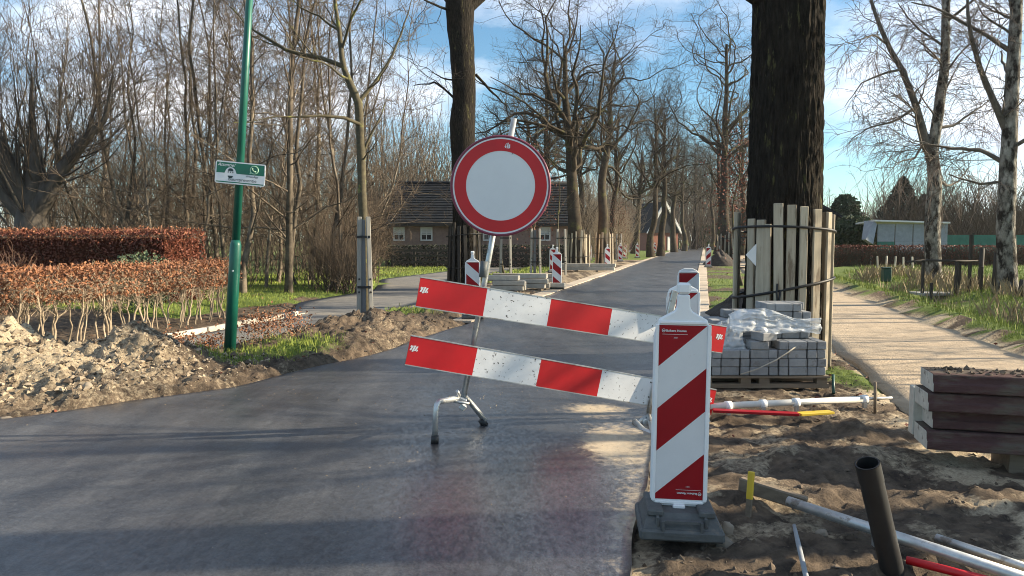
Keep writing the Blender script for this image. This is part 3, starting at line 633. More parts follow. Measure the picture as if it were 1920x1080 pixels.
for i, (a, b_) in enumerate(((1650, 1682), (1684, 1716), (1718, 1750), (1752, 1782))):
    q = (cvp((a+b_)/2, 440, .3)); w = (b_-a)*k; link('wall_panel', MB().box((q[0], .3, .75), (w, .06, 1.5)).mesh('wall_panel', M['tarp_green'] if i == 0 else M['tarp_grey']), cv)
    link('wall_panel', MB().box((q[0], .32, 2.03), (w, .06, 1.05)).mesh('wall_panel', M['tarp_grey']), cv)
gs = thing('green_screen', 'green mesh windscreen fence behind the brown hedge', 'screen', XD(1768, 44))
for i in range(4): link('mesh_panel', MB().box((.9+i*1.72, 0, 1.15), (1.66, .03, 1.5)).mesh('mesh_panel', M['tarp_green']), gs)
for i in range(5): link('post', MB().box((.04+i*1.72, .06, 1.0), (.07, .07, 2.0)).mesh('post', M['darkwood']), gs)

def hedge_leaves(name, N, lo, hi, size, mat, parent, seed, shell=.6, bulge=.0):
    rg = np.random.default_rng(seed); p = box_pts(N, rg, lo, hi, shell)
    if bulge: p += bulge*(np.stack([fbm(p[:, 1]*1.7, p[:, 2]*2+i*9, 2, 40+i) for i in range(3)], -1)-.5)*2
    V, Fq = leaves(N, st_world(p), size, rg); off = np.array(parent.location); return tag(link(name, mesh_np(name, V-off, Fq, mat, smooth=False), parent), kind='stuff')
def hedge_twigs(name, N, lo, hi, ln, mat, parent, seed, up=.5, r=.004):
    rg = np.random.default_rng(seed); p = st_world(np.array(lo)+rg.uniform(0, 1, (N, 3))*(np.array(hi)-np.array(lo)))
    d = norm(rg.normal(size=(N, 3))+[0, 0, up]); Q = np.zeros((N, 4, 3)); Q[:, 0] = p; L_ = rg.uniform(*ln, N)[:, None]/3
    for k in range(1, 4): d = norm(d+.35*rg.normal(size=(N, 3))+[0, 0, up*.2]); Q[:, k] = Q[:, k-1]+d*L_
    V, Fq = tubes(Q, np.full((N, 4), r)*np.linspace(1.2, .6, 4)[None], 3); off = np.array(parent.location)
    return tag(link(name, mesh_np(name, V-off, Fq, mat), parent), kind='stuff')
# front hedge: bare stems under a clipped band of coppery leaves
fh = thing('beech_hedge', 'clipped hedge with bare pale stems and coppery top beside the sand heap', 'hedge', ST(8, -9.4))
hedge_leaves('foliage', 17000, (-9.78, 2.5, .74), (-9.08, 13.1, 1.16), (.018, .038), M['leaf_beech'], fh, 1, .7, .05)
hedge_leaves('foliage', 3800, (-9.78, 2.5, .98), (-9.08, 13.1, 1.20), (.018, .036), M['leaf_beech'], fh, 2, .6, .03)
hedge_twigs('twigs', 4200, (-9.75, 2.5, .62), (-9.1, 13.1, 1.0), (.15, .35), M['stem'], fh, 3)
sv_ = []
for i in range(8):
    rg = np.random.default_rng(100+i); P, R = trunk_path(rg, .78, .016, (rg.uniform(-.08, .08), rg.uniform(-.06, .06)), .16, 8, 1.2, .6)
    l1 = children(rg, P, R, 9, .5, (.2, .45), (20, 50), 4, .2, .15, .6, minr=.004)
    V1, F1 = tubes(P, R, 6); V2, F2 = tubes(*l1, 4); sv_.append(mesh_np('stem', np.vstack([V1, V2]), np.vstack([F1, F2+len(V1)]), M['stem']))
for i in range(92):
    s_ = 4.2+i*.097+random.uniform(-.05, .05); t_ = random.uniform(-9.62, -9.1); q = ST(s_, t_, -.02); q.z = gz(q.x, q.y)-.03
    o = link('stem', random.choice(sv_), fh, q-fh.location, (0, 0, random.uniform(0, 6.28))); sc_ = random.uniform(.85, 1.15); o.scale = (sc_*random.uniform(.7, 1.4), sc_*random.uniform(.7, 1.4), sc_)
# back hedge block
bh = thing('beech_hedge', 'taller dense red-brown hedge block behind the bare-stemmed hedge', 'hedge', ST(15, -14))
MB().box((0, 0, 0), (11.8, 1.24, 1.62)).build('shade_core', M['hedge_core'], bh); o_ = kids(bh)[-1]; o_.location = ST(15.17, -18, .83)-bh.location; o_.rotation_euler = (0, 0, ROAD_ANG)  # solid dark block added inside to stop light passing through the leaves
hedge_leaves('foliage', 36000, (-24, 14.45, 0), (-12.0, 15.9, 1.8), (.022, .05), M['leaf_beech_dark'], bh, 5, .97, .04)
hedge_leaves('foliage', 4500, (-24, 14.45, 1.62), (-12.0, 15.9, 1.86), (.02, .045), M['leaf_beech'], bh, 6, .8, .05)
hedge_twigs('twigs', 3500, (-24, 14.4, .1), (-12, 15.9, 1.7), (.2, .6), M['twig'], bh, 7)
# shrubs between the two hedges
def shrub_bare(name, label, loc, h, w, n, seed, mat, cat='shrub', r=.006):
    rg = np.random.default_rng(seed); o = thing(name, label, cat, loc)
    P = np.zeros((n, 5, 3)); P[:, 0, :2] = rg.normal(size=(n, 2))*w*.18; d = norm(np.stack([rg.normal(size=n)*.45*w/h, rg.normal(size=n)*.45*w/h, np.ones(n)], -1)); L_ = rg.uniform(.6, 1.05, n)[:, None]*h/4
    for k in range(1, 5): d = norm(d+rg.normal(size=(n, 3))*.13); P[:, k] = P[:, k-1]+d*L_
    R = np.linspace(1, .35, 5)[None]*rg.uniform(.8, 1.5, n)[:, None]*r*1.6
    l2 = children(rg, P, R, int(plen(P)*4), .2, (.2*h, .4*h), (20, 50), 4, .2, .06, .6, minr=r*.7)
    l3 = children(rg, *l2, int(plen(l2[0])*4), .1, (.08*h, .2*h), (20, 55), 3, .2, .03, .6, minr=r*.55)
    link('branches', crown_mesh('branches', [(P, R, 4), (*l2, 3), (*l3, 3)], [0, 0, 0], [mat]), o); return o
M['twig_red'] = pm('twig_red', (.22, .12, .075), (.11, .06, .04), 3, .85)
shrub_bare('bare_shrub', 'leafless reddish shrub between the two hedges', ST(11.5, -13.4), 1.5, 1.6, 90, 21, M['twig_red'])
lv = thing('evergreen_shrub', 'low grey-green shrub peeking over the front hedge', 'shrub', ST(13.0, -11.4))
rg = np.random.default_rng(22); p = rg.normal(size=(2600, 3)); p = norm(p)*rg.uniform(.6, 1, (2600, 1)); p = p*[.75, .75, .62]+[0, 0, .75]; p[:, 2] = np.maximum(p[:, 2], .02)
V, Fq = leaves(2600, p, (.02, .05), rg); link('foliage', mesh_np('foliage', V, Fq, pm('leaf_sage', (.13, .17, .09), (.06, .085, .04), 9, .7), smooth=False), lv)
# small coppery beech plants by the lamp post
for i, (x, y, h) in enumerate(((395, 650, .30), (475, 645, .40), (505, 640, .42), (545, 632, .40), (345, 655, .32), (330, 640, .30))):
    lab = ['small coppery beech plant left of the green lamp post', 'small coppery beech plant right beside the lamp post', 'bushy coppery beech plant second right of the lamp post', 'coppery beech plant nearest the churned soil',
           'small coppery beech plant at the foot of the sand heap', 'small dark coppery beech plant by the hedge kerb'][i]
    b0 = G(x, y, .1); b0.z = gz(b0.x, b0.y)-.02
    o = shrub_bare('beech_plant', lab, b0, h, h*1.1, 12, 200+i, M['stem'], 'plant', .0035); rg = np.random.default_rng(300+i); N = 340
    p = rg.normal(size=(N, 3))*[h*.42, h*.42, h*.28]+[0, 0, h*.62]; p[:, 2] = np.maximum(p[:, 2], .04); V, Fq = leaves(N, p, (.014, .03), rg); link('foliage', mesh_np('foliage', V, Fq, M['leaf_beech'], smooth=False), o)

# ------------------------------------------------------------------ the wood on the left
slim = [make_slim(500+i, h, r, n1, lean=ln, two=tw) for i, (h, r, n1, ln, tw) in enumerate(((13, .085, 58, (.9, .2), False), (11.5, .065, 52, (-1.6, .3), False), (14, .10, 64, (1.2, -.9), True), (10, .055, 46, (2.0, .4), False), (12.5, .08, 60, (-1.8, .5), True), (9, .045, 50, (.6, -1.2), False)))]
spots = [(455, 20.5, 0), (498, 22.5, 3), (540, 21, 2), (520, 25, 1), (556, 24, 5), (585, 26, 0), (627, 23.5, 4), (650, 27, 1), (600, 31, 2), (700, 30, 3), (425, 23, 1), (402, 25, 4), (372, 22, 3),
         (345, 24, 0), (318, 28, 2), (290, 21, 5), (262, 26, 1), (240, 23, 4), (205, 29, 0), (175, 25, 3), (355, 33, 2), (445, 32, 0), (480, 36, 4), (530, 35, 1), (570, 40, 0), (300, 38, 4), (225, 40, 2),
         (410, 42, 1), (640, 40, 5), (675, 37, 2), (130, 34, 0), (90, 42, 2), (30, 38, 4), (725, 46, 1), (620, 48, 0)]
spots.sort()
for i, (x, D, v) in enumerate(spots):
    rz = random.uniform(0, 6.28); s_ = random.uniform(.9, 1.15)
    place_tree('bare_tree', slim[v], f'slender leafless tree in the roadside wood, {ordinal(i)} trunk counting from the left', 'tree', XD(x, D, .04), rz, s_, 'leafless trees of the roadside wood')
# undergrowth and further trunks behind: nobody could count them
rg = np.random.default_rng(31)
def thicket(name, label, N, px, Dr, hgt, seed, mat, r=.012, K=4, lean=.25):
    rg = np.random.default_rng(seed); D = rg.uniform(*Dr, N); x = rg.uniform(*px, N); P = np.zeros((N, K, 3)); P[:, 0, 0] = (x-960)/F*D; P[:, 0, 1] = D; P[:, 0, 2] = rg.uniform(0, 1, N)**2*hgt[1]*.4
    d = norm(np.stack([rg.normal(size=N)*lean, rg.normal(size=N)*lean, np.ones(N)], -1)); L_ = rg.uniform(*hgt, N)[:, None]/(K-1)
    for k in range(1, K): d = norm(d+rg.normal(size=(N, 3))*.17); P[:, k] = P[:, k-1]+d*L_
    R = np.linspace(1, .3, K)[None]*rg.uniform(.6, 1.6, N)[:, None]*r
    l2 = children(rg, P, R, N*3, .15, (.5, 1.8), (20, 60), 3, .22, .05, .6, minr=r*.4)
    l3 = children(rg, *l2, int(N*3.5), .15, (.3, .9), (20, 60), 3, .2, .05, .6, minr=r*.35)
    return tag(link(name, crown_mesh(name, [(P, R, 3), (*l2, 3), (*l3, 3)], [0, 0, 0], [mat])), label, 'undergrowth', kind='stuff')
thicket('undergrowth', 'tangled brown undergrowth between the trunks of the wood', 1000, (60, 680), (22, 36), (1.2, 5), 61, M['twig'], .010)
thicket('wood_depth', 'dense brown twiggy depth of the wood behind', 1350, (-60, 700), (36, 60), (3, 9.5), 62, M['twig'], .02)
shrub_bare('bare_shrub', 'wide tan leafless bush at the edge of the wood beside the farmhouse', XD(660, 27), 3.2, 2.2, 110, 23, M['twig'], r=.009)
shrub_bare('bare_shrub', 'low tan leafless bush behind the staked young tree', XD(640, 22.5), 2.2, 2.0, 100, 24, M['twig'], r=.008)
# many-stemmed willow at the left edge
px_tree('willow_tree', 'old many-stemmed willow with dense upright shoots at the left edge', 'tree', XD(65, 22), 22,
        [(65, 551, .55), (62, 440, .48), (58, 400, .42), (55, 360, .3)],
        [[(60, 420, .30), (15, 360, .26), (-15, 290, .13), (-30, 200, .03)], [(55, 400, .28), (40, 330, .22), (20, 240, .10), (15, 120, .02)], [(60, 390, .26), (75, 310, .22), (78, 240, .10), (70, 130, .02)],
         [(70, 400, .28), (110, 330, .22), (160, 265, .17), (205, 220, .07), (220, 150, .02)], [(72, 370, .22), (95, 330, .18), (150, 290, .09), (195, 200, .02)], [(50, 400, .22), (0, 390, .18), (-50, 330, .03)]],
        M['willow'], M['twig'], [dict(d=9, len=(2.0, 5.0), ang=(10, 60), K=7, wob=.09, up=.25, minr=.011, rr=.13), dict(d=2.2, len=(.7, 1.8), ang=(12, 40), K=4, wob=.12, up=.16, minr=.007), dict(d=1.6, len=(.3, .8), ang=(15, 45), K=3, wob=.12, up=.1, minr=.006)], 41, n=14)

# ------------------------------------------------------------------ oaks along the road
def tree_guard(label, loc, rad, nb, h, group='board guards round the oak trunks', seed=0, mats='stakewood', off=0.0):
    rg = random.Random(seed); o = thing('tree_guard', label, 'tree guard', loc, 0, group)
    mbs = [MB().box((0, 0, h/2), (w, .032, h), bev=.004).mesh('board', M[mats]) for w in (.10, .115, .09)]
    for i in range(nb):
        a = off+2*math.pi*i/nb+rg.uniform(-.05, .05); b_ = link('board', rg.choice(mbs), o, (math.cos(a)*rad, math.sin(a)*rad, rg.uniform(-.12, .04)), (rg.uniform(-.03, .03)-.02, rg.uniform(-.03, .03), a-math.pi/2+math.pi)); b_.scale.z = rg.uniform(.92, 1.05)
    for zz in (.35*h, .82*h):
        ring = [(math.cos(a)*(rad+.026), math.sin(a)*(rad+.026), zz+.05*math.sin(a*1.0+zz)) for a in [2*math.pi*i/40 for i in range(41)]]
        MB().tube(ring, .014, 6, caps=False).build('strap', M['strap'], o)
    return o
oaks = [make_oak(901, 13.5, .42, 23, .46, (5, 9)), make_oak(902, 14.5, .38, 23, .46, (4.5, 8)), make_oak(903, 13.5, .36, 21, .45, (4.5, 8)), make_oak(905, 12, .46, 24, .40, (5.5, 10), lean=(1.0, .3))]
row = [  # px, D, variant, scale, rz, guard, label
    (1085, 40, 3, 1.0, 2.6, 1, 'crooked leaning oak with heavy twisting limbs left of the road'),
    (1133, 50, 0, 1.0, .6, 1, 'tall straight oak with two pale posts left of the road, behind the leaning oak'),
    (1220, 70, 1, .95, 2.0, 0, 'thin dark oak just left of the stout far oak at the road bend'),
    (1238, 74, 2, 1.05, 4.0, 0, 'stout far oak standing close to the left edge of the asphalt'),
    (1264, 98, 0, 1.0, 1.2, 0, 'far slender oak before the white-gabled house'),
    (1283, 108, 1, 1.0, 5.0, 0, 'far oak right of the white-gabled house'),
    (1310, 150, 2, 1.0, 3.2, 0, 'most distant oak at the end of the road'),
    (1150, 62, 2, .9, 5.2, 0, 'oak set back behind the left row, beside the lawn hedge'),
    (1360, 56, 1, 1.12, 3.6, 1, 'tall oak with a board guard on the right, beyond the thick oak'),
    (1345, 84, 0, 1.0, 4.4, 0, 'oak on the right of the road, second beyond the thick oak'),
    (1335, 118, 2, 1.0, 1.9, 0, 'oak on the right of the road, third beyond the thick oak'),
    (1030, 58, 1, 1.0, 4.1, 0, 'oak rising behind the round sign, beyond the farmhouse corner'),
    (985, 72, 3, 1.1, 1.1, 0, 'distant oak behind the farmhouse, left of the one beyond its corner'),
    (1090, 78, 0, 1.1, 2.9, 0, 'distant oak behind the leaning oak'),
    (1190, 88, 3, 1.0, 5.5, 0, 'distant oak behind the brush left of the road'),
    (1300, 128, 1, 1.1, .4, 0, 'very distant oak left of the road vanishing point'),
    (1390, 78, 2, 1.05, 2.2, 0, 'oak half hidden by the massive trunk, right of the guarded slim oak')]
for i, (x, D, v, s_, rz, gd, lab) in enumerate(row):
    p = XD(x, D, -.05); place_tree('oak_tree', oaks[v], lab, 'tree', p, rz, s_, 'oaks lining the road')
    if gd: tree_guard('board guard round the '+['leaning oak left of the road', 'straight oak left of the road', 'slim oak right of the road beyond the thick oak'][[0, 1, 8].index(i)], XD(x, D, 0), .62*s_, 13, 2.1, seed=i)
# left foreground oak, dark trunk behind the sign
ob = XD(871, 24, -.03)
lo = px_tree('oak_tree', 'dark thick oak trunk rising behind the round sign', 'tree', ob, 24,
        [(871, 545, .50), (872, 500, .43), (872, 400, .40), (870, 300, .385), (868, 230, .41), (872, 190, .37), (871, 120, .385), (868, 80, .40), (866, 40, .43), (866, 5, .47), (866, -30, .42)],
        [[(866, 15, .30), (840, -15, .26), (790, -60, .2), (720, -130, .12)], [(872, 15, .28), (905, -20, .22), (960, -70, .16), (1040, -150, .08)], [(866, -20, .38), (860, -100, .3), (880, -200, .2), (870, -320, .1)],
         [(858, 25, .05), (825, 22, .035), (790, 18, .02), (740, 15, .01)], [(850, 150, .03), (825, 155, .02), (800, 165, .01)], [(892, 140, .05), (925, 170, .035), (950, 190, .02)], [(852, 185, .04), (820, 150, .03), (795, 160, .012)]],
        M['bark_oak'], M['twig_oak'], [dict(d=1.1, len=(1.0, 2.6), ang=(30, 70), wob=.3, up=.02, minr=.012), dict(d=2.4, len=(.5, 1.3), ang=(30, 70), K=4, wob=.3, up=.02, minr=.007), dict(d=3, len=(.2, .6), ang=(30, 60), K=3, wob=.3, up=0, minr=.005)], 51, 'oaks lining the road', n=24, on_trunk=False)
tree_guard('dark shaded board guard round the oak trunk behind the sign', XD(871, 24), .56, 14, 2.15, seed=20, mats='darkwood')  # dark wood, its colour also carrying the shade on these boards

# thick oak on the right
bo = XD(1467, 9.7, -.02)
bot = thing('oak_tree', 'massive furrowed oak trunk on the right wrapped in upright boards', 'tree', bo, 0, 'oaks lining the road')
na, nh = 250, 290
ang = np.linspace(0, 2*math.pi, na, endpoint=False); zz = np.linspace(0, 8.2, nh); Aa, Zz = np.meshgrid(ang, zz)
rbase = np.interp(Zz, [0, .35, 1, 3, 5, 7, 8.2], [.60, .50, .462, .435, .42, .435, .5])
cxn, cyn = np.cos(Aa), np.sin(Aa)
fur = np.abs(fbm(cxn*7+Zz*.15, cyn*7+Zz*.9, 4, 15)-.5)*2; fur2 = fbm(cxn*16, cyn*16+Zz*2.6, 3, 25)
fur = .9*np.abs(fbm(Aa*13+.3*np.sin(Zz*1.3), Zz*2.6, 2, 15)-.5)*2+.9*np.abs(fbm(Aa*26+.3*np.sin(Zz*2.1), Zz*5.5, 2, 35)-.5)*2
blend = sstep(.0, .25, np.minimum(Aa, 2*math.pi-Aa)); fur = fur*blend+.4*(1-blend)
rr_ = rbase+.040*np.clip(fur, 0, 1)-.012+.03*(fbm(cxn*1.3, cyn*1.3+Zz*.5, 2, 5)-.5)
V = np.stack([rr_*cxn, rr_*cyn, Zz], -1).reshape(-1, 3); idx = np.arange(na*nh).reshape(nh, na); nx_ = np.roll(idx, -1, 1)
link('trunk', mesh_np('trunk', V, np.stack([idx[:-1], nx_[:-1], nx_[1:], idx[1:]], -1).reshape(-1, 4), M['bark_oak']), bot)
rg = np.random.default_rng(81)
TP, TRr = resample(np.array([[0, 0, 7.0], [.1, .1, 9], [0, .3, 11.5], [-.2, .2, 14.5]]), np.array([.44, .36, .25, .08]), 10)
lim = [np.array([[-.30, -.05, 4.62], [-.55, -.1, 4.72], [-.68, -.15, 4.95], [-.78, -.2, 5.5], [-1.2, -.2, 6.6]]), np.array([[.3, 0, 4.9], [.6, 0, 5.0], [1.1, .1, 5.4], [2.0, .2, 6.3]])]
LPp, LRr = [], []
for q, r in zip(lim, ([.10, .075, .065, .055, .03], [.09, .06, .05, .03])):
    a, b_ = resample(q, np.array(r), 9); LPp.append(a); LRr.append(b_)
l1 = children(rg, TP[None], TRr[None], 12, .02, (3.5, 6.5), (40, 75), 9, .3, .08, .5, minr=.05)
l1 = (np.concatenate([l1[0], np.stack(LPp)]), np.concatenate([l1[1], np.stack(LRr)]))
l2 = children(rg, *l1, int(plen(l1[0])*1.0), .2, (1.2, 3), (35, 75), 6, .3, .04, .55, minr=.015)
l3 = children(rg, *l2, int(plen(l2[0])*2.0), .15, (.5, 1.4), (30, 75), 5, .3, .02, .55, minr=.006)
l4 = children(rg, *l3, int(plen(l3[0])*2.2), .1, (.2, .6), (30, 70), 3, .3, .0, .6, minr=.004)
link('crown', crown_mesh('crown', [(TP[None], TRr[None], 14), (*l1, 8), (*l2, 5), (*l3, 3), (*l4, 3)], [0, 0, 0, 1, 1], [M['bark_oak'], M['twig_oak']]), bot)
# its board guard: boards read off the photograph one by one (angle round the trunk from the pixel column)
tg = thing('tree_guard', 'tall weathered boards strapped upright round the massive oak trunk', 'tree guard', XD(1467, 9.7), 0, 'board guards round the oak trunks')
GR = .60
cols = [(1391, 410), (1403, 412), (1414, 420), (1430, 381), (1450, 384), (1472, 387), (1499, 392), (1526, 398), (1547, 402)]
for i, (x, ytop) in enumerate(cols):
    c = max(-.985, min(.985, (x-1467)/F*9.35/GR)); a = -math.acos(c)      # front half of the ring
    px_, py_ = math.cos(a)*GR, math.sin(a)*GR; zt = A(x, ytop, 9.7+py_).z
    b0 = link('board', MB().box((0, 0, zt/2-.03), (.105+.012*math.sin(i*2.3), .035, zt+.06), bev=.005).mesh('board', M['stakewood']), tg, (px_, py_, 0), (0, random.uniform(-.012, .012), a+math.pi/2))
    if i == 3: b0.rotation_euler = (0, -.022, a+math.pi/2); b0.location = (px_+.02, py_-.03, 0)
for i in range(7):
    a = .18+i*.46; link('board', MB().box((0, 0, .98), (.10, .035, 1.98), bev=.005).mesh('board', M['stakewood']), tg, (math.cos(a)*GR, math.sin(a)*GR, 0), (0, 0, a+math.pi/2))
for zf, tl_ in ((1.72, .05), (.98, .14)):
    ring = [(math.cos(a)*(GR+.03), math.sin(a)*(GR+.03), zf+tl_*math.sin(a*1.0+1.9 if zf < 1 else a+3.9)) for a in [2*math.pi*i/48 for i in range(49)]]
    MB().tube(ring, .017, 6, caps=False).build('strap', M['strap'], tg)
MB().tube([(-.27, -.585, 1.06), (-.29, -.62, .95), (-.27, -.615, .8), (-.31, -.61, .66), (-.26, -.62, .82), (-.24, -.61, .98)], .012, 6).build('strap_tail', M['strap'], tg)
tagm = MB().prism([(-.13, 0), (0, .14), (.0, -.14)], .01).build('marker_plate', M['sign_white'], tg); q = A(1418, 478, 9.25)-tg.location; tagm.location = q

# young staked trees
px_tree('young_tree', 'young moss-stemmed tree tied between two pale posts left of the road', 'tree', G(685, 592), G(685, 592).y,
        [(685, 592, .11), (683, 480, .095), (680, 380, .09), (676, 280, .088), (672, 190, .085), (655, 150, .07), (643, 115, .055), (640, 60, .045), (632, 0, .035), (628, -90, .012)],
        [[(645, 125, .05), (600, 108, .045), (545, 96, .038), (500, 70, .03), (470, 50, .02), (430, 10, .01)], [(673, 190, .05), (700, 155, .042), (728, 110, .034), (750, 60, .024), (770, 10, .016), (785, -40, .008)],
         [(679, 235, .045), (650, 225, .035), (605, 233, .025), (550, 236, .014), (500, 250, .008)], [(642, 90, .035), (662, 50, .028), (690, 15, .02), (715, -30, .01)], [(680, 300, .02), (700, 290, .014), (725, 270, .008)],
         [(640, 60, .03), (600, 30, .022), (560, 10, .014), (520, -30, .008)], [(630, -10, .03), (660, -60, .02), (680, -120, .01)], [(690, 165, .02), (715, 160, .016), (745, 150, .01)], [(655, 150, .03), (630, 145, .022), (590, 150, .012)]],
        M['bark_young'], M['twig_oak'], [dict(d=2.2, len=(.5, 1.4), ang=(25, 60), wob=.16, up=.08, minr=.006), dict(d=3, len=(.2, .7), ang=(25, 60), K=4, wob=.16, up=.05, minr=.004), dict(d=2.5, len=(.1, .35), ang=(25, 60), K=3, wob=.16, up=.05, minr=.003)], 71)
def tree_posts(label, base, h, sep, w=.09, flat=True, group='posts holding young trees'):
    o = thing('tree_posts', label, 'tree posts', base, 0, group)
    for s_ in (-1, 1):
        p = MB().box((0, 0, h/2-.05), (w, w*1.1, h+.1), bev=.008).build('post', M['stakegrey'], o); p.location = (s_*sep/2, .0, 0); p.rotation_euler = (0, -s_*.02, .3)
        for zz in (.25*h, .38*h): link('bolt', MB().cyl((0, -.06, 0), (0, -.045, 0), .022, n=8).mesh('bolt', M['black']), p, (0, 0, zz))
    if flat: MB().box((-.035, .02, h/2-.06), (.11, .035, h), bev=.004).build('back_board', pm('slate_board', (.17, .18, .19), None, 4, .8, stretch=(4, 4, .4)), o)
    for zz in (.3*h, .8*h):
        MB().box((0, -.055, zz), (sep+.02, .012, .05)).build('tie_band', M['strap'], o)
    return o
g0 = G(685, 594); tree_posts('two grey posts holding the young moss-stemmed tree', g0+Vector((0, -.03, 0)), 2.08, .26, .085)
for i, (x, D, lab) in enumerate(((1004, 33, 'beside the concrete blocks behind the barrier'), (1052, 34, 'left of the leaning oak'), (948, 30, 'seen through the barrier stand below the round sign'), (1160, 60, 'behind the left row of beacons'), (1392, 26, 'just left of the massive oak'))):
    ms = make_slim(700+i, 6.5 if i != 4 else 7.5, .05, 18, .3, (.8, 1.8), (3, 3), mats=(M['bark_young'], M['twig_oak']))
    o = place_tree('young_tree', ms, 'thin young tree between posts '+lab, 'tree', XD(x, D, 0), random.uniform(0, 6), 1)
    if i in (3, 4, 0):   # keeps brown leaves through the winter
        rg = np.random.default_rng(720+i); N = 900 if i != 4 else 1500; p = rg.normal(size=(N, 3))*[.55, .55, 1.1]+[0, 0, 3.6]; V, Fq = leaves(N, p, (.03, .06), rg); link('dry_leaves', mesh_np('dry_leaves', V, Fq, M['leaf_beech_dark'], smooth=False), o)
    tree_posts('pale posts holding the thin young tree '+lab, XD(x, D-.12), 2.1, .42, .09, i == 0)

# ------------------------------------------------------------------ birches on the right
M['birch_limb'] = pm('birch_limb', (.22, .19, .16), (.05, .043, .037), 5, .9, spec=.1)
BS = [dict(d=2.4, len=(.9, 2.4), ang=(25, 65), K=6, wob=.2, up=.0, minr=.012, rr=.25), dict(d=3.8, len=(.7, 1.8), ang=(25, 60), K=5, wob=.18, up=-.12, minr=.008), dict(d=4.2, len=(.4, 1.2), ang=(20, 50), K=4, wob=.12, up=-.24, minr=.0065)]
px_tree('birch_tree', 'forked birch with drooping twigs and pale trunk beside the field gate', 'tree', XD(1752, 23.4, -.05), 23.4,
        [(1752, 548, 0.281), (1750, 500, 0.234), (1748, 420, 0.234), (1754, 340, 0.211), (1748, 290, 0.172), (1762, 200, 0.156), (1774, 120, 0.140), (1776, 0, 0.117), (1772, -160, 0.062)],
        [[(1748, 315, 0.133), (1735, 260, 0.117), (1718, 200, 0.101), (1690, 130, 0.086), (1660, 80, 0.070), (1632, 0, 0.047), (1610, -90, 0.023)], [(1768, 190, 0.078), (1790, 130, 0.062), (1812, 75, 0.047), (1850, 20, 0.023)], [(1745, 300, 0.055), (1720, 280, 0.039), (1690, 215, 0.023), (1640, 190, 0.009)],
         [(1758, 240, 0.055), (1800, 235, 0.039), (1850, 200, 0.023), (1880, 190, 0.012)], [(1755, 330, 0.047), (1790, 350, 0.039), (1830, 340, 0.031), (1870, 310, 0.012)], [(1774, 90, 0.047), (1740, 50, 0.031), (1710, -10, 0.016)], [(1776, 40, 0.047), (1810, 0, 0.031), (1840, -50, 0.016)], [(1690, 130, .045), (1650, 140, .032), (1605, 160, .02), (1575, 200, .008)], [(1718, 200, .05), (1680, 228, .035), (1630, 245, .02), (1590, 275, .008)], [(1660, 80, .04), (1620, 75, .028), (1580, 95, .015), (1560, 130, .006)], [(1735, 262, .04), (1700, 300, .03), (1660, 310, .018), (1625, 335, .007)]],
        M['birch'], M['twig_birch'], BS, 91, 'birches on the right', depth=.45, n=14, limb_mat=M['birch_limb'])
px_tree('birch_tree', 'birch with a rugged dark lower trunk at the right edge', 'tree', XD(1889, 18.5, -.05), 18.5,
        [(1890, 575, 0.281), (1889, 520, 0.226), (1886, 420, 0.211), (1890, 330, 0.195), (1893, 220, 0.172), (1900, 100, 0.148), (1905, 0, 0.133), (1905, -180, 0.062)],
        [[(1889, 250, 0.094), (1865, 190, 0.078), (1838, 120, 0.062), (1822, 40, 0.047), (1812, -40, 0.023)], [(1890, 310, 0.062), (1850, 275, 0.047), (1800, 270, 0.031), (1760, 250, 0.016)], [(1895, 180, 0.070), (1930, 130, 0.047), (1970, 60, 0.023)], [(1888, 340, 0.039), (1850, 345, 0.031), (1800, 330, 0.016)],
         [(1900, 100, 0.062), (1860, 60, 0.047), (1800, 10, 0.031), (1740, -20, 0.016)], [(1892, 280, 0.055), (1930, 250, 0.039), (1980, 230, 0.016)]],
        M['birch'], M['twig_birch'], BS, 92, 'birches on the right', depth=.4, n=14, limb_mat=M['birch_limb'])
# trees off the right edge, whose shadows reach the asphalt
sb = make_slim(760, 12, .17, 40, .2, (1.5, 3.6), (3, 4), mats=(M['birch'], M['twig_birch']))
place_tree('birch_tree', sb, 'birch standing out of view right of the kerb stones', 'tree', (10.5, 6.55, -.05), 1.0, 1, 'birches on the right')
place_tree('oak_tree', make_slim(761, 13, .46, 22, .35, (2, 5), (1.2, 1.5), mats=(M['bark_far'], M['twig_oak'])), 'oak standing out of view in the right foreground', 'tree', (9.2, 4.45, -.05), 2.2, 1, 'oaks lining the road')
for i, (x, y, h_) in enumerate(((13.5, 10.6, 9), (15.0, 12.6, 10), (17.5, 15.0, 11), (16.5, 17.3, 9.5), (12.2, 8.9, 8))):
    place_tree('birch_tree', slim[i % 6], f'slender tree out of view right of the sandy path, {ordinal(i)} of five', 'tree', (x, y, -.05), i*1.3, h_/12, 'trees right of the path')
# evergreens and far tree lines
def conifer(label, x, D, h, w, seed, N=5200, mat='conifer', cone=True):
    rg = np.random.default_rng(seed); o = thing('conifer' if cone else 'evergreen_bush', label, 'tree' if cone else 'bush', XD(x, D, -.02))
    u = rg.uniform(0, 1, N)**.8; a = rg.uniform(0, 6.283, N); lay = (np.floor(u*16)+rg.uniform(0, 1, N)**2)/16
    rad = (w*(1-lay)**.8 if cone else w*np.sqrt(np.clip(1-(2*lay-.9)**2/1.3, 0, 1)))*rg.uniform(.35, 1, N)**.5*(.45+1.1*fbm(a*2.5, lay*7, 3, seed))
    p = np.stack([np.cos(a)*rad, np.sin(a)*rad, .25+lay*h*.97], -1); V, Fq = leaves(N, p, (.10, .24), rg); link('foliage', mesh_np('foliage', V, Fq, M[mat], smooth=False), o)
    link('trunk', MB().cyl((0, 0, -.1), (0, 0, h*.9), .18, .03, 8).mesh('trunk', M['bark_far']), o)
conifer('tall dark conifer behind the grey awning', 1688, 62, 6.8, 2.9, 11)
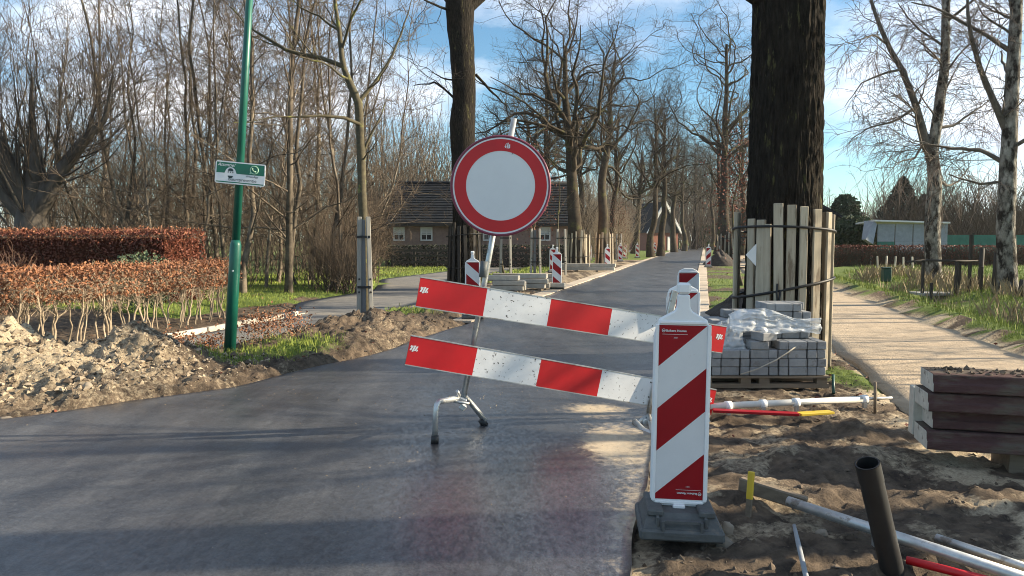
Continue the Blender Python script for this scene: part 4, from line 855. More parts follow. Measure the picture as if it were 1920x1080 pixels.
conifer('broad dark conifer right of the tall one behind the awning', 1728, 64, 5.4, 2.4, 12)
conifer('round dark evergreen bush between the shed and the awning', 1602, 47, 2.9, 1.6, 13, 5200, 'evergreen', False)
conifer('small rounded evergreen poking above the shed roof', 1582, 58, 5.0, 1.3, 14, 3000, 'evergreen', False)
conifer('low evergreen bush at the roadside behind the left beacons', 1062, 46, 2.0, 1.0, 15, 2500, 'evergreen', False)
conifer('far green bush at the end of the road', 1327, 140, 4.2, 2.4, 16, 2500, 'evergreen', False)
thicket('far_trees', 'hazy leafless tree line far behind the road end', 1900, (1090, 1440), (120, 190), (5, 17), 63, M['twig_hazed'], .075)
thicket('far_trees', 'leafless tree line on the horizon at the right', 1700, (1500, 2000), (75, 120), (2.5, 6), 64, M['twig_hazed'], .05)
thicket('far_trees', 'pale slender trees rising behind the farmhouse', 650, (700, 860), (62, 80), (5, 13), 65, M['bark_wood'], .04, lean=.12)
thicket('far_trees', 'low leafless brush behind the farmhouse roof', 1100, (690, 1100), (60, 75), (2.5, 6), 66, M['twig'], .04)
thicket('roadside_brush', 'tawny brush behind the left row of oaks', 1100, (1085, 1178), (60, 95), (1.5, 5.5), 67, M['stem'], .02)
thicket('garden_brush', 'leafless twigs in the field behind the birches', 1500, (1650, 1980), (50, 75), (2, 6.5), 68, M['twig'], .028)
# hedge and posts in the field
fhd = thing('field_hedge', 'low brown winter hedge across the field behind the birches', 'hedge', XD(1570, 40))
rg = np.random.default_rng(77); N = 11000; p = box_pts(N, rg, (-.3, -.5, .05), (14, .5, 1.28), .8); V, Fq = leaves(N, p, (.03, .06), rg); tag(link('foliage', mesh_np('foliage', V, Fq, M['leaf_beech_dark'], smooth=False), fhd), kind='stuff')
N = 2600; P = np.zeros((N, 4, 3)); P[:, 0] = np.stack([rg.uniform(-.3, 14, N), rg.uniform(-.5, .5, N), np.zeros(N)], -1); d = norm(rg.normal(size=(N, 3))*.25+[0, 0, 1])
for k in range(1, 4): d = norm(d+rg.normal(size=(N, 3))*.15); P[:, k] = P[:, k-1]+d*(rg.uniform(.7, 1.5, N)/3)[:, None]
V, Fq = tubes(P, np.full((N, 4), .012), 3); tag(link('twigs', mesh_np('twigs', V, Fq, M['twig']), fhd), kind='stuff')
pst = MB().box((0, 0, .38), (.075, .075, .8), bev=.01).mesh('field_post', M['concrete'])
fp = [(1582, 494), (1588, 495), (1595, 496), (1604, 497), (1613, 500), (1624, 505), (1633, 506), (1646, 509), (1661, 508), (1677, 510), (1694, 512), (1711, 511), (1735, 512)]
for i, (x, y) in enumerate(fp):
    o = link('field_post', pst, None, G(x, y), (random.uniform(-.06, .06), random.uniform(-.06, .06), random.uniform(0, 1))); tag(o, f'short pale fence post in the field, {ordinal(i)} from the left', 'post', 'pale field posts')
gb = thing('litter_bin', 'small dark green box beside the sandy path', 'bin', G(1661, 537)); gb.location.z = gz(gb.location.x, gb.location.y)-.01
MB().box((0, 0, .33), (.27, .22, .46), bev=.02).build('body', M['bin_green'], gb); MB().box((0, 0, .58), (.30, .25, .04), bev=.01).build('lid', M['bin_green'], gb); MB().cyl((0, 0, -.1), (0, 0, .12), .03).build('foot', M['darkwood'], gb)
# wooden field gate / little bridge rail
gt = thing('wooden_railing', 'dark wooden railing of the small bridge between the two birches', 'railing', G(1735, 565)); gt.location.z = -.12
def gtp(x, y): q = A(x, y, gt.location.y); return (q.x-gt.location.x, q.z-gt.location.z)
for (x, y0, y1) in ((1734, 488, 570), (1790, 490, 575), (1803, 490, 580), (1745, 530, 580), (1822, 440, 560), (1842, 500, 560)):
    a = gtp(x, y0); b_ = gtp(x, 585); link('post', MB().box((a[0], random.uniform(-.1, .1), (a[1])/2), (.06, .06, a[1])).mesh('post', M['darkwood']), gt)
for (xa, ya, xb, yb) in ((1700, 491, 1735, 488), (1735, 488, 1832, 490)):
    a, b_ = gtp(xa, ya), gtp(xb, yb); link('rail', MB().cyl((a[0], -.02, a[1]), (b_[0], -.02, b_[1]), .03, n=6).mesh('rail', M['darkwood']), gt)
a, b_ = gtp(1728, 566), gtp(1838, 570); link('deck_board', MB().box(((a[0]+b_[0])/2, .3, .30), (b_[0]-a[0], .7, .07), bev=.01).mesh('deck_board', M['stakegrey']), gt)
for i, (x, y0, yb, D, lab) in enumerate(((1838, 462, 565, 20.5, 'leaning dark post left of the right-edge birch'), (1865, 470, 570, 19.2, 'dark post touching the left side of the right-edge birch'), (1915, 520, 580, 18, 'dark stub post at the right edge of the view'))):
    p = XD(x, D, -.05); zt = A(x, y0, D).z; o = MB().cyl((0, 0, 0), (0.04, 0, zt), .075, .06, 9).build('fence_post', M['darkwood']); o.location = p; tag(o, lab, 'post', 'dark field posts')

# ------------------------------------------------------------------ beacons
def clip_band(c0, c1, W, Hh, rise):
    """band between lines v=c-rise*(u/W) (v measured down), clipped to 0..Hh; u 0..W"""
    poly = [(0, c0), (W, c0-rise), (W, c1-rise), (0, c1)]
    for lim, sgn in ((0, 1), (Hh, -1)):
        out = []
        for i in range(len(poly)):
            a, b_ = poly[i], poly[(i+1) % len(poly)]; ia, ib = sgn*(a[1]-lim) >= -1e-9, sgn*(b_[1]-lim) >= -1e-9
            if ia: out.append(a)
            if ia != ib: k = (lim-a[1])/(b_[1]-a[1]); out.append((a[0]+(b_[0]-a[0])*k, lim))
        poly = out
        if not poly: break
    return poly
def text_mesh(body, size, mat, shear=0, ext=.0, bold=0):
    cu = bpy.data.curves.new('txt', 'FONT'); cu.body = body; cu.size = size; cu.shear = shear; cu.extrude = ext; cu.offset = bold; cu.align_x = 'LEFT'
    o = bpy.data.objects.new('txt', cu); C.objects.link(o); dg = bpy.context.evaluated_depsgraph_get(); me = bpy.data.meshes.new_from_object(o.evaluated_get(dg)); bpy.data.objects.remove(o)
    me.transform(Matrix.Rotation(math.pi/2, 4, 'X')); me.materials.clear(); me.materials.append(mat); return me
def make_beacon(flip=1, detail=True, neck=True):
    o = thing('beacon', 'x', 'beacon')
    W, Hh = .255, .955; z0 = .165
    fr = MB(); yt = .0
    prof = [(-.125, .125), (.125, .125), (.153, .165), (.153, 1.06), (.128, 1.15), (.048, 1.195), (.035, 1.215), (.032, 1.285), (-.032, 1.285), (-.035, 1.215), (-.048, 1.195), (-.128, 1.15), (-.153, 1.06), (-.153, .165)]
    if not neck: prof = [p for p in prof if p[1] < 1.19][:5]+[(.06, 1.185), (-.06, 1.185)]+[p for p in prof if p[1] < 1.19][5:]
    fr.prism(prof, .05, None, (0, -.02, 0)); fo = fr.build('frame', M['white_plastic'], o)
    if detail:
        bv = fo.modifiers.new('b', 'BEVEL'); bv.width = .008; bv.segments = 2; bv.limit_method = 'ANGLE'
        # raised rim round the sheet
        rm = MB()
        for sx in (-1, 1): rm.box((sx*.138, -.024, .64), (.020, .012, .97), bev=.004)
        rm.box((0, -.024, 1.135), (.25, .012, .018), bev=.004).box((0, -.024, .148), (.26, .012, .018), bev=.004); rm.build('rim', M['white_plastic'], o)
        MB().box((0, -.024, .112), (.066, .05, .06), bev=.006).build('clip', M['white_plastic'], o)
    if neck: MB().box((0, 0, 1.318), (.072, .05, .062), bev=.012).build('cap', M['white_plastic'], o)
    fs = MB()
    cs = [0.0, .225, .455, .69, .925, 1.2]
    for i in range(5):
        poly = clip_band(cs[i] if i else -1, cs[i+1], W, Hh, .225)
        if poly: fs.add([((u-W/2)*flip, -.0225, z0+Hh-v) for u, v in poly], [list(range(len(poly)))], 0 if i % 2 == 0 else 1)
    fs.build('face_sheet', [M['red_film'], M['white_film']], o)
    ft = MB(); ft.box((0, 0, .03), (.44, .42, .06), bev=.012)
    ft.add([(-.20, -.19, .06), (.20, -.19, .06), (.20, .19, .06), (-.20, .19, .06), (-.175, -.12, .125), (.175, -.12, .125), (.175, .12, .125), (-.175, .12, .125)], [(0, 1, 5, 4), (1, 2, 6, 5), (2, 3, 7, 6), (3, 0, 4, 7), (4, 5, 6, 7)])
    base = ft.build('foot', M['rubber'], o)
    if detail:
        for sx in (-1, 1):
            MB().box((sx*.135, 0, .128), (.085, .30, .035), bev=.008).build('lug', M['rubber'], base)
            MB().box((sx*.125, -.168, .085), (.018, .03, .07), bev=.004).build('rib', M['rubber'], base)
        mm = MB(); mm.box((0, -.186, .10), (.19, .02, .014)).box((0, -.206, .040), (.19, .016, .014))
        mm.box((-.1, -.197, .07), (.014, .02, .07)).box((.1, -.197, .07), (.014, .02, .07)); mm.build('recess_frame', M['rubber'], base)
    return o
bN = make_beacon(1, True, False); bA = make_beacon(1); bB = make_beacon(-1); bC = make_beacon(1, False); bD = make_beacon(-1, False)
used = set()
def beacon(proto, loc, rz, label, tilt=0):
    o = proto if proto not in used else copy_tree(proto); used.add(proto)
    o.location = loc; o.rotation_euler = (0, tilt, rz); tag(o, label, 'beacon', 'red and white beacons along the road'); return o
fb = G(1270, 996)
b0 = beacon(bA, (fb.x, fb.y, .022), -.10, 'large red and white striped beacon nearest the camera on a dark rubber foot', .012)
# lettering on the nearest beacon
W_ = M['white_film']
def glyph_group(parent, x, z, rot=0):
    e = [('lettering', text_mesh('Buihero Houten', .0165, W_, bold=.0004), .021, 0), ('lettering', text_mesh('2021', .011, W_), .062, -.036)]
    fl = -1 if rot else 1
    for nm, me, dx, dz in e:
        t = link(nm, me, parent, (x+fl*dx, -.0245, z+fl*dz)); t.rotation_euler = (0, math.pi if rot else 0, 0)
        if rot: t.rotation_euler = (0, math.pi, 0)
    ln = MB(); ln.box((0, 0, 0), (.135, .001, .0016)).build('print_line', W_, parent).location = (x+fl*.068, -.0245, z-fl*.014)
    rg_ = MB(); rg_.tube([(math.cos(a)*.0085, 0, math.sin(a)*.0085) for a in [i*math.pi/8 for i in range(17)]], .0016, 4, caps=False).box((0, 0, 0), (.012, .001, .003)); rg_.build('emblem', W_, parent).location = (x+fl*.008, -.0245, z+fl*.006)
glyph_group(b0, -.112, 1.085); glyph_group(b0, .118, .205, 1)
beacon(bN, XD(1282, 6.75, .0), -.05, 'beacon directly behind the nearest beacon on the right edge of the asphalt')
beacon(bN, XD(1291, 10.3, .02), -.08, 'beacon third from the camera on the right edge of the asphalt')
beacon(bC, G(1328, 502)+Vector((0, 0, .02)), -.12, 'far beacon standing alone on the right edge of the road before the soil heap')
beacon(bC, XD(1352, 60, .0), .1, 'farthest beacon on the right side of the road')
beacon(bB, XD(886, 14.9, .03), .05, 'beacon at the left road edge half hidden by the barrier boards').rotation_euler = (0, 0, .05)
lefts = [(1044, 543, 0), (1036, 512, .1), (1139, 506, .15), (1105, 489, .3), (1163, 491, .05), (1171, 485, .2), (1195, 484, .1), (1217, 478, .0), (1228, 476, .1)]
ll = ['nearest beacon on the left kerb beyond the barrier', 'beacon peeping out behind the nearest left beacon', 'beacon before the straight oak on the left kerb', 'beacon leaning behind the concrete blocks under the leaning oak', 'fifth beacon along the left kerb right of the straight oak',
      'beacon just behind the fifth left beacon', 'lone beacon halfway along the left kerb', 'left beacon of the far pair by the stout oak', 'right beacon of the far pair by the stout oak']
for i, ((x, y, rz), lab) in enumerate(zip(lefts, ll)): beacon(bB if i < 1 else bD, G(x, y)+Vector((0, 0, .02)), rz, lab, .03*math.sin(i*3))

# ------------------------------------------------------------------ the barrier with the round sign
YL, YR = 5.95, 6.62
bar = thing('road_barrier', 'tilted red and white striped barrier with round closed-road sign across the asphalt', 'barrier', G(865, 815))
def board(pa, pb, ya, yb, hgt=.232):
    a, b_ = A(*pa, ya), A(*pb, yb); exv = (b_-a).normalized(); Ln = (b_-a).length; ez = (Vector((0, 0, 1))-exv*exv.z).normalized(); ey = ez.cross(exv)
    R = Matrix((exv, ey, ez)).transposed(); mb = MB(); n = 5
    for i in range(n):
        mb.box(a+exv*(Ln*(i+.5)/n), (Ln/n, .024, hgt), R, i % 2)
    o = mb.build('board', [M['red_board'], M['white_board']], bar, True)
    for sz in (-1, 1): link('edge_strip', MB().box(a+exv*Ln/2+ez*sz*(hgt/2+.004), (Ln+.004, .028, .008), R).mesh('edge_strip', M['galv'], bar.location), o)
    for u in (.045, Ln-.055):   # printed emblem: three slanted bars inside a ring
        c = a+exv*u+ez*.02-ey*.0135; lg = MB()
        for k in (-1, 0, 1):
            q = [(k*.019-.007-.010, -.026+abs(k)*.008), (k*.019+.007-.010, -.026+abs(k)*.008), (k*.019+.007+.006, .026-abs(k)*.004), (k*.019-.007+.006, .026-abs(k)*.004)]
            lg.add([c+exv*x+ez*z for x, z in q], [(0, 1, 2, 3)])
        lg.add([c+exv*x+ez*z for x, z in ((-.034, .012), (-.026, .026), (-.020, .020), (-.026, .008))], [(0, 1, 2, 3)]); lg.add([c+exv*x+ez*z for x, z in ((.020, -.022), (.034, -.014), (.030, -.002), (.022, -.008))], [(0, 1, 2, 3)])
        link('logo', lg.mesh('logo', M['sign_white'], bar.location), o)
    return a, exv, ey, ez
board((784, 547), (1357, 637), YL, YR); board((765, 656), (1337, 755), YL-.02, YR-.02)
# left stand: leaning pole with inverted-U foot
pb_, pt_ = A(867, 757, 6.12), A(964, 222, 6.24)
MB().cyl(pb_, pt_, .024, n=14).build('pole', M['galv'], bar, True)
fl_, fr_ = G(815, 834), G(910, 800)
c0, c1 = A(817, 756, fl_.y), A(876, 744, fr_.y)
mid = (c0+c1)/2
leg = MB().tube([fl_+Vector((0, 0, .04)), c0+Vector((0, 0, -.06)), c0+Vector((.006, .004, -.02)), c0+(c1-c0)*.08+Vector((0, 0, .006)), c1-(c1-c0)*.08+Vector((0, 0, .004)), c1+Vector((.012, .004, -.03)), fr_+Vector((0, 0, .05))], .023, 12)
leg.build('foot_frame', M['galv'], bar, True)
for q, tp in ((fl_, c0), (fr_, c1)):
    d_ = (tp-q).normalized(); MB().cyl(q+Vector((0, 0, .008)), q+d_*.075, .032, .029, 12).build('rubber_foot', M['black'], bar, True)
cl = MB(); cl.box(A(864, 750, 6.10), (.10, .075, .055), Matrix.Rotation(.4, 3, 'Y'), bev=.008).cyl(A(862, 742, 6.05), A(857, 733, 6.0), .013, n=8).cyl(A(850, 752, 6.0), A(880, 757, 6.0), .012, n=8).box(A(868, 763, 6.05), (.05, .05, .05), Matrix.Rotation(.7, 3, 'Y'), bev=.006)
cl.build('clamp', M['galv'], bar, True)
MB().cyl(A(908, 490, 6.16), A(905, 520, 6.15), .032, n=12).build('tape_wrap', pm('tape', (.10, .115, .12), (.06, .07, .075), 9, .6), bar, True)
# round sign
sc0 = A(938.5, 348.5, 6.06); SR = 92.5/F*6.06/cp
sg = thing('tmp', None, None); bpy.data.objects.remove(sg)
tiltm = Matrix.Rotation(.175, 3, 'Y'); yaw = Matrix.Rotation(-.02, 3, 'Z')
def ringmesh(r0, r1, y, n=96):
    vs = []; fs = []
    for i in range(n):
        a = 2*math.pi*i/n; vs += [Vector((math.cos(a)*r0, y, math.sin(a)*r0)), Vector((math.cos(a)*r1, y, math.sin(a)*r1))]
    for i in range(n): j = (i+1) % n; fs.append((2*i, 2*i+1, 2*j+1, 2*j))
    return vs, fs
def loc_sign(vs): return [yaw @ (tiltm @ v)+sc0 for v in vs]
sgm = MB(); n = 96
vs = [Vector((math.cos(2*math.pi*i/n)*SR*.985, yy, math.sin(2*math.pi*i/n)*SR*.985)) for yy in (0, .022) for i in range(n)]
sgm.add(loc_sign(vs), [list(range(n)), list(reversed(range(n, 2*n)))]+[(i, i+n, (i+1) % n+n, (i+1) % n) for i in range(n)])
sign = sgm.build('sign', M['sign_back'], bar, True); tag(sign, 'round white sign with a broad red ring')
def add_ring(nm, r0, r1, y, mat):
    v, f = ringmesh(r0*SR, r1*SR, y); o = link(nm, MB().add(loc_sign(v), f).mesh(nm, M[mat], bar.location), sign)
ed = MB().tube(loc_sign([Vector((math.cos(a)*SR*.985, .004, math.sin(a)*SR*.985)) for a in [2*math.pi*i/72 for i in range(73)]]), .012, 8, caps=False); link('rim', ed.mesh('rim', M['rim'], bar.location), sign)
add_ring('white_edge', .925, .985, -.002, 'sign_white'); add_ring('red_ring', .695, .93, -.004, 'red_board'); add_ring('white_centre', .0, .70, -.002, 'sign_white')
lg = MB(); 
for pts in ([(-.022, -.012), (-.014, -.022), (-.006, -.012), (-.014, .006)], [(-.004, -.022), (.004, -.022), (.006, .024), (-.002, .024)], [(.010, -.022), (.024, -.016), (.020, .014), (.008, .010)], [(-.018, .010), (-.004, .020), (-.006, .012), (-.016, .004)]):
    lg.add(loc_sign([Vector((x, -.006, z+.81*SR)) for x, z in pts]), [(0, 1, 2, 3)])
link('logo', lg.mesh('logo', M['sign_white'], bar.location), sign)
for dz in (-.18, .18):
    q = sc0+Vector((.04+dz*.18, .06, dz)); link('bracket', MB().box(q, (.16, .03, .04)).mesh('bracket', M['galv'], bar.location), sign)
# right stand
rp, rt = G(1213, 812), A(1262, 545, 6.52)
MB().cyl(A(1216, 775, 6.40), A(1262, 570, 6.52), .023, n=12).build('pole', M['galv'], bar, True)
q0, q1 = G(1196, 806), G(1228, 822)
MB().tube([A(1196, 795, 6.3)+Vector((0, 0, 0)), A(1216, 778, 6.40), A(1222, 800, 6.2), q1+Vector((0, 0, .02))], .026, 10).build('foot_frame', M['galv'], bar, True)
MB().tube([A(1190, 790, 6.35), A(1205, 806, 6.15), A(1228, 816, 6.0)], .026, 10).build('foot_frame', M['galv'], bar, True)
MB().tube([A(1305, 790, 6.6), A(1328, 790, 6.6), A(1331, 800, 6.6), A(1331, 822, 6.55)], .024, 10).build('foot_frame', M['galv'], bar, True)
MB().box(A(1213, 792, 6.35), (.09, .08, .06), Matrix.Rotation(.4, 3, 'Y'), bev=.008).build('clamp', M['galv'], bar, True)
MB().box(A(1259, 572, 6.45), (.055, .05, .26), Matrix.Rotation(.22, 3, 'Y'), bev=.006).build('clamp', M['galv'], bar, True)

# ------------------------------------------------------------------ green lamp post and its neighbourhood sign
lb = G(430, 670); lb.z = gz(lb.x, lb.y)-.06
post = thing('lamp_post', 'slightly leaning dark green lamp post on the left verge', 'lamp post', lb)
lt = A(467.5, 0, lb.y+.05); lt2 = lb+(lt-lb)*1.25; kn = lb+(lt-lb)*.335
MB().tube([lb, lb+(kn-lb)*.96, kn], [.078, .074, .055], 20).build('lower_shaft', M['post_green'], post, True)
MB().tube([kn, lt2], [.055, .042], 18).build('upper_shaft', M['post_green'], post, True)
MB().tube([lt2, lt2+Vector((.1, -.1, .35)), lt2+Vector((.6, -.15, .5))], .03, 10).build('arm', M['post_green'], post, True)
MB().box(lt2+Vector((.85, -.15, .5)), (.6, .22, .1), bev=.03).build('lamp_head', M['galv'], post, True)
bt = A(437, 508, lb.y-.08); MB().cyl(bt, bt+Vector((0, -.012, 0)), .013, n=10).build('bolt', M['galv'], post, True)
sw, shh = .645, .295
sgn = thing('street_sign', 'white and green neighbourhood watch sign on the lamp post', 'sign', A(450.5, 325.5, lb.y-.10))
ax = (lt-lb).normalized(); sgn.rotation_euler = (0, math.atan2(ax.x, ax.z)+.012, .10)
def rrect(w, h, r, n=6):
    P = []
    for cx_, cz_, a0 in ((w/2-r, h/2-r, 0), (-w/2+r, h/2-r, 90), (-w/2+r, -h/2+r, 180), (w/2-r, -h/2+r, 270)):
        for i in range(n+1): a = RAD(a0+90*i/n); P.append((cx_+r*math.cos(a), cz_+r*math.sin(a)))
    return P
MB().prism(rrect(sw, shh, .028), .012).build('plate', M['white_plastic'], sgn)
def flat(parent, name, poly, mat, y): return MB().add([(x, y, z) for x, z in poly], [list(range(len(poly)))]).build(name, mat, parent)
iw, ih = sw-.03, shh-.03
green = [(-iw/2, -.008), (-.19, -.008)]+[(-.125+.068*math.cos(a), .0+.075*math.sin(a)) for a in [math.pi*(1-i/14) for i in range(15)]]+[(iw/2, -.008), (iw/2, ih/2-.01), (iw/2-.02, ih/2), (-iw/2+.02, ih/2), (-iw/2, ih/2-.01)]
# green half with the half-round notch for the pictogram: built as strips so it stays flat
gmb = MB(); xs = np.linspace(-iw/2, iw/2, 60)
for i in range(59):
    def low(x): d = .07**2-(x+.125)**2; return max(-.008, (.0+1.05*math.sqrt(d)) if d > 0 else -.008)
    gmb.add([(xs[i], -.002, low(xs[i])), (xs[i+1], -.002, low(xs[i+1])), (xs[i+1], -.002, ih/2), (xs[i], -.002, ih/2)], [(0, 1, 2, 3)])
gmb.build('green_field', M['sign_green'], sgn)
flat(sgn, 'bottom_line', [(-iw/2, -ih/2), (iw/2, -ih/2), (iw/2, -ih/2+.014), (-iw/2, -ih/2+.014)], M['sign_green'], -.002)
link('lettering', text_mesh('Attentie!', .062, M['white_plastic'], .25), sgn, (-iw/2+.012, -.004, ih/2-.052))
link('lettering', text_mesh('Buurtpreventie', .060, M['ink']), sgn, (-.15, -.004, -ih/2+.03))
link('lettering', text_mesh('WhatsApp', .036, M['ink'], .1), sgn, (.075, -.004, -.042))
hd = MB()   # pictogram of three heads: hats, faces and collars
def disc(mb, cx_, cz_, r, y, a0=0, a1=360, mi=0, n=20): mb.add([(cx_+r*math.cos(RAD(a0+(a1-a0)*i/n)), y, cz_+r*math.sin(RAD(a0+(a1-a0)*i/n))) for i in range(n+1)], [list(range(n+1))], mi)
disc(hd, -.125, .022, .036, -.004, 0, 180); hd.box((-.125, -.004, .006), (.072, .001, .018)); disc(hd, -.14, .004, .010, -.006, mi=1); disc(hd, -.11, .004, .010, -.006, mi=1); disc(hd, -.125, -.04, .034, -.004, 180, 360)
hd.build('pictogram', [M['ink'], M['white_plastic']], sgn)
ph = MB(); rr0 = .052; pc = (.178, .062)
ph.tube([(pc[0]+rr0*math.cos(a), -.003, pc[1]+rr0*math.sin(a)) for a in [i*math.pi/14 for i in range(29)]], .006, 5, caps=False); ph.add([(pc[0]-.058, -.004, pc[1]-.056), (pc[0]-.022, -.004, pc[1]-.046), (pc[0]-.05, -.004, pc[1]-.02)], [(0, 1, 2)])
ph.tube([(pc[0]-.024, -.004, pc[1]+.024), (pc[0]-.02, -.004, pc[1]-.0), (pc[0]-.0, -.004, pc[1]-.02), (pc[0]+.026, -.004, pc[1]-.022)], [.011, .007, .007, .011], 6)
ph.build('phone_emblem', M['lightgreen'], sgn)
for zz in (-.09, .09): MB().box((0, .045, zz), (.14, .07, .02)).build('bracket', M['galv'], sgn)

# ------------------------------------------------------------------ pallet of grey pavers
pl = thing('pallet', 'wooden pallet under the stacked grey pavers', 'pallet', (2.02, 7.88, 0)); PW, PD = 1.40, .92
pz = .055
for i, yy in enumerate((.06, .46, .86)): link('block_board', MB().box((PW/2, yy, .03), (PW, .1, .05)).mesh('block_board', M['pallet']), pl)
for xx in (.08, .50, .70, 1.32): link('block', MB().box((xx, .06, .085), (.11, .1, .06)).mesh('block', M['pallet']), pl); link('block', MB().box((xx, .86, .085), (.11, .1, .06)).mesh('block', M['pallet']), pl)
for i in range(6): link('deck_board', MB().box((PW/2, .05+i*.164, .128), (PW, .12, .022)).mesh('deck_board', M['pallet']), pl)
ps = thing('paver_stack', 'stack of grey concrete pavers on the pallet in front of the massive oak', 'pavers', (2.02, 7.88, .14)); CH = .093
pv = {w: MB().box((0, 0, CH/2), (w-.006, .20, CH-.005), bev=.006).mesh('paver', M['paver']) for w in (.2, .1)}
pvd = MB().box((0, 0, CH/2), (.1-.006, .095, CH-.005), bev=.006).mesh('paver', M['paver'])
pat = [.1, .1, .2, .1, .2, .1, .1, .2, .1, .1]
hts = [[2, 3, 3, 3, 4, 3, 4, 4, 4, 4], [3, 3, 4, 4, 4, 5, 5, 5, 5, 4], [0, 0, 6, 6, 7, 7, 8, 8, 8, 7], [0, 0, 6, 7, 7, 7, 8, 8, 8, 8]]
for rI in range(4):
    x = .03
    for ci, w in enumerate(pat):
        for h in range(hts[rI][ci]):
            if rI in (1, 2) and h < min(hts[rI-1][ci], hts[rI][ci])-1 and 0 < ci < 9 and h > 0: pass
            link('paver', pv[w], ps, (x+w/2+random.uniform(-.006, .006), .12+rI*.215+random.uniform(-.008, .008), h*CH), (0, 0, random.uniform(-.03, .03)))
        x += w+.004
for (x, y, z, rz) in ((.62, .12, 3*CH+.0, .4), (.48, .30, 4*CH, -.3)): link('paver', pv[.2], ps, (x+.1, y, z+CH*.0+CH), (0, 0, rz))
# strap end lying across the front
MB().tube([A(1388, 702, 7.84), A(1420, 692, 7.82), A(1455, 675, 7.83), A(1478, 660, 7.86), A(1492, 650, 7.9)], .008, 6).build('packing_strap', M['concrete'], ps, True)
# crumpled clear plastic sheet
def sheet(label, c, w, h, seed, yaw_, prof):
    n, m_ = 46, 30; rg = np.random.default_rng(seed); u, v = np.meshgrid(np.linspace(0, 1, n), np.linspace(0, 1, m_))
    f1 = fbm(u*4+seed, v*3, 3, seed)-.5; f2 = np.abs(fbm(u*7, v*5+seed, 3, seed+9)-.5)
    x = (u-.5)*w+.06*f1; z = prof(u, v)*h+.09*f1; y = -.10*v+.16*f2+.10*(fbm(u*3, v*2, 2, seed+3)-.5)
    Vv = np.stack([x, y, z], -1).reshape(-1, 3); idx = np.arange(n*m_).reshape(m_, n)
    me = mesh_np('plastic_sheet', Vv, np.stack([idx[:-1, :-1], idx[:-1, 1:], idx[1:, 1:], idx[1:, :-1]], -1).reshape(-1, 4), M['sheet']); o = link('plastic_sheet', me, None, c, (0, 0, yaw_)); sd = o.modifiers.new('s', 'SOLIDIFY'); sd.thickness = .002
    return tag(o, label, 'plastic sheet')
sheet('crumpled clear plastic wrap draped over the middle of the paver stack', (2.86, 8.02, .60), .98, .26, 5, 0, lambda u, v: (1-v)*(.75+.25*np.sin(u*5)))
sheet('clear plastic wrap hanging from the left end of the paver stack', (2.27, 8.05, .34), .52, .46, 8, .15, lambda u, v: (1-v)*(.35+.75*u))

# ------------------------------------------------------------------ kerb stones on the right
kdir = Vector((N_[0], N_[1], 0)); kd2 = Vector((U[0], U[1], 0)); k0 = Vector((2.93, 5.14, 0))
kr = math.atan2(kdir.y, kdir.x)
prof = [(0, .004), (.01, 0), (.34, 0), (.34, .128), (.035, .128), (.026, .120), (.022, .072), (.0, .060)]
def kerb(label, along, back, z, ln=2.3, tilt=0, yawk=0, pr=prof):
    mb = MB(); n = len(pr); vs = [Vector((x_, p[0]+.004*math.sin(7*x_+p[1]*50), p[1])) for x_ in (0, ln*.33, ln*.66, ln) for p in pr]; fs = [list(range(n)), list(reversed(range(3*n, 4*n)))]; mi = [1, 1]
    for k in range(3):
        for i in range(n): fs.append((k*n+i, k*n+(i+1) % n, (k+1)*n+(i+1) % n, (k+1)*n+i)); mi.append(0)
    for f, q in zip(fs, mi): mb.f.append(f); mb.m.append(q); mb.sm.append(False)
    mb.v = [tuple(v) for v in vs]; o = mb.build('kerb_stone', [M['kerb_red'], M['kerb_pale']]); p = k0+kdir*along+kd2*back; o.location = (p.x, p.y, z); o.rotation_euler = (tilt, 0, kr+yawk)
    bv = o.modifiers.new('b', 'BEVEL'); bv.width = .006; bv.segments = 2; bv.limit_method = 'ANGLE'
    return tag(o, label, 'kerb stone', 'kerb stones stacked at the right edge')
rg = np.random.default_rng(611); pk = np.array([list(k0+kdir*a+kd2*b_+Vector((0, 0, .662))) for a, b_ in zip(rg.uniform(.05, 2.2, 350), rg.uniform(.06, .33, 350))])
KC = pk
for i, yy in enumerate((.3, 1.6)):
    o = MB().box((0, 0, .0), (.09, .34, .20)).build('timber_bearer', M['pallet']); p = k0+kdir*(yy+.3)+kd2*.28; o.location = (p.x, p.y, .02); o.rotation_euler = (0, 0, kr); tag(o, ['timber bearer under the near end of the kerb stones', 'timber bearer under the far right end of the kerb stones'][i], 'bearer')
kerb('lowest dull red kerb stone in the stack at the right edge', .0, 0, .122)
kerb('recessed dark kerb stone second from the bottom of the right-hand stack', .05, .07, .258)
kerb('grey-topped red kerb stone second from the top of the right-hand stack', .0, .0, .394, yawk=.01)
kerb('topmost dirty red kerb stone of the stack at the right edge', .03, .01, .530, yawk=-.008)
kerb('pale concrete kerb stone protruding from the back of the red stack', -.01, .345, .14, 2.2, pr=[(0, 0), (.12, 0), (.12, .36), (0, .36)]).data.materials[0] = M['kerb_pale']

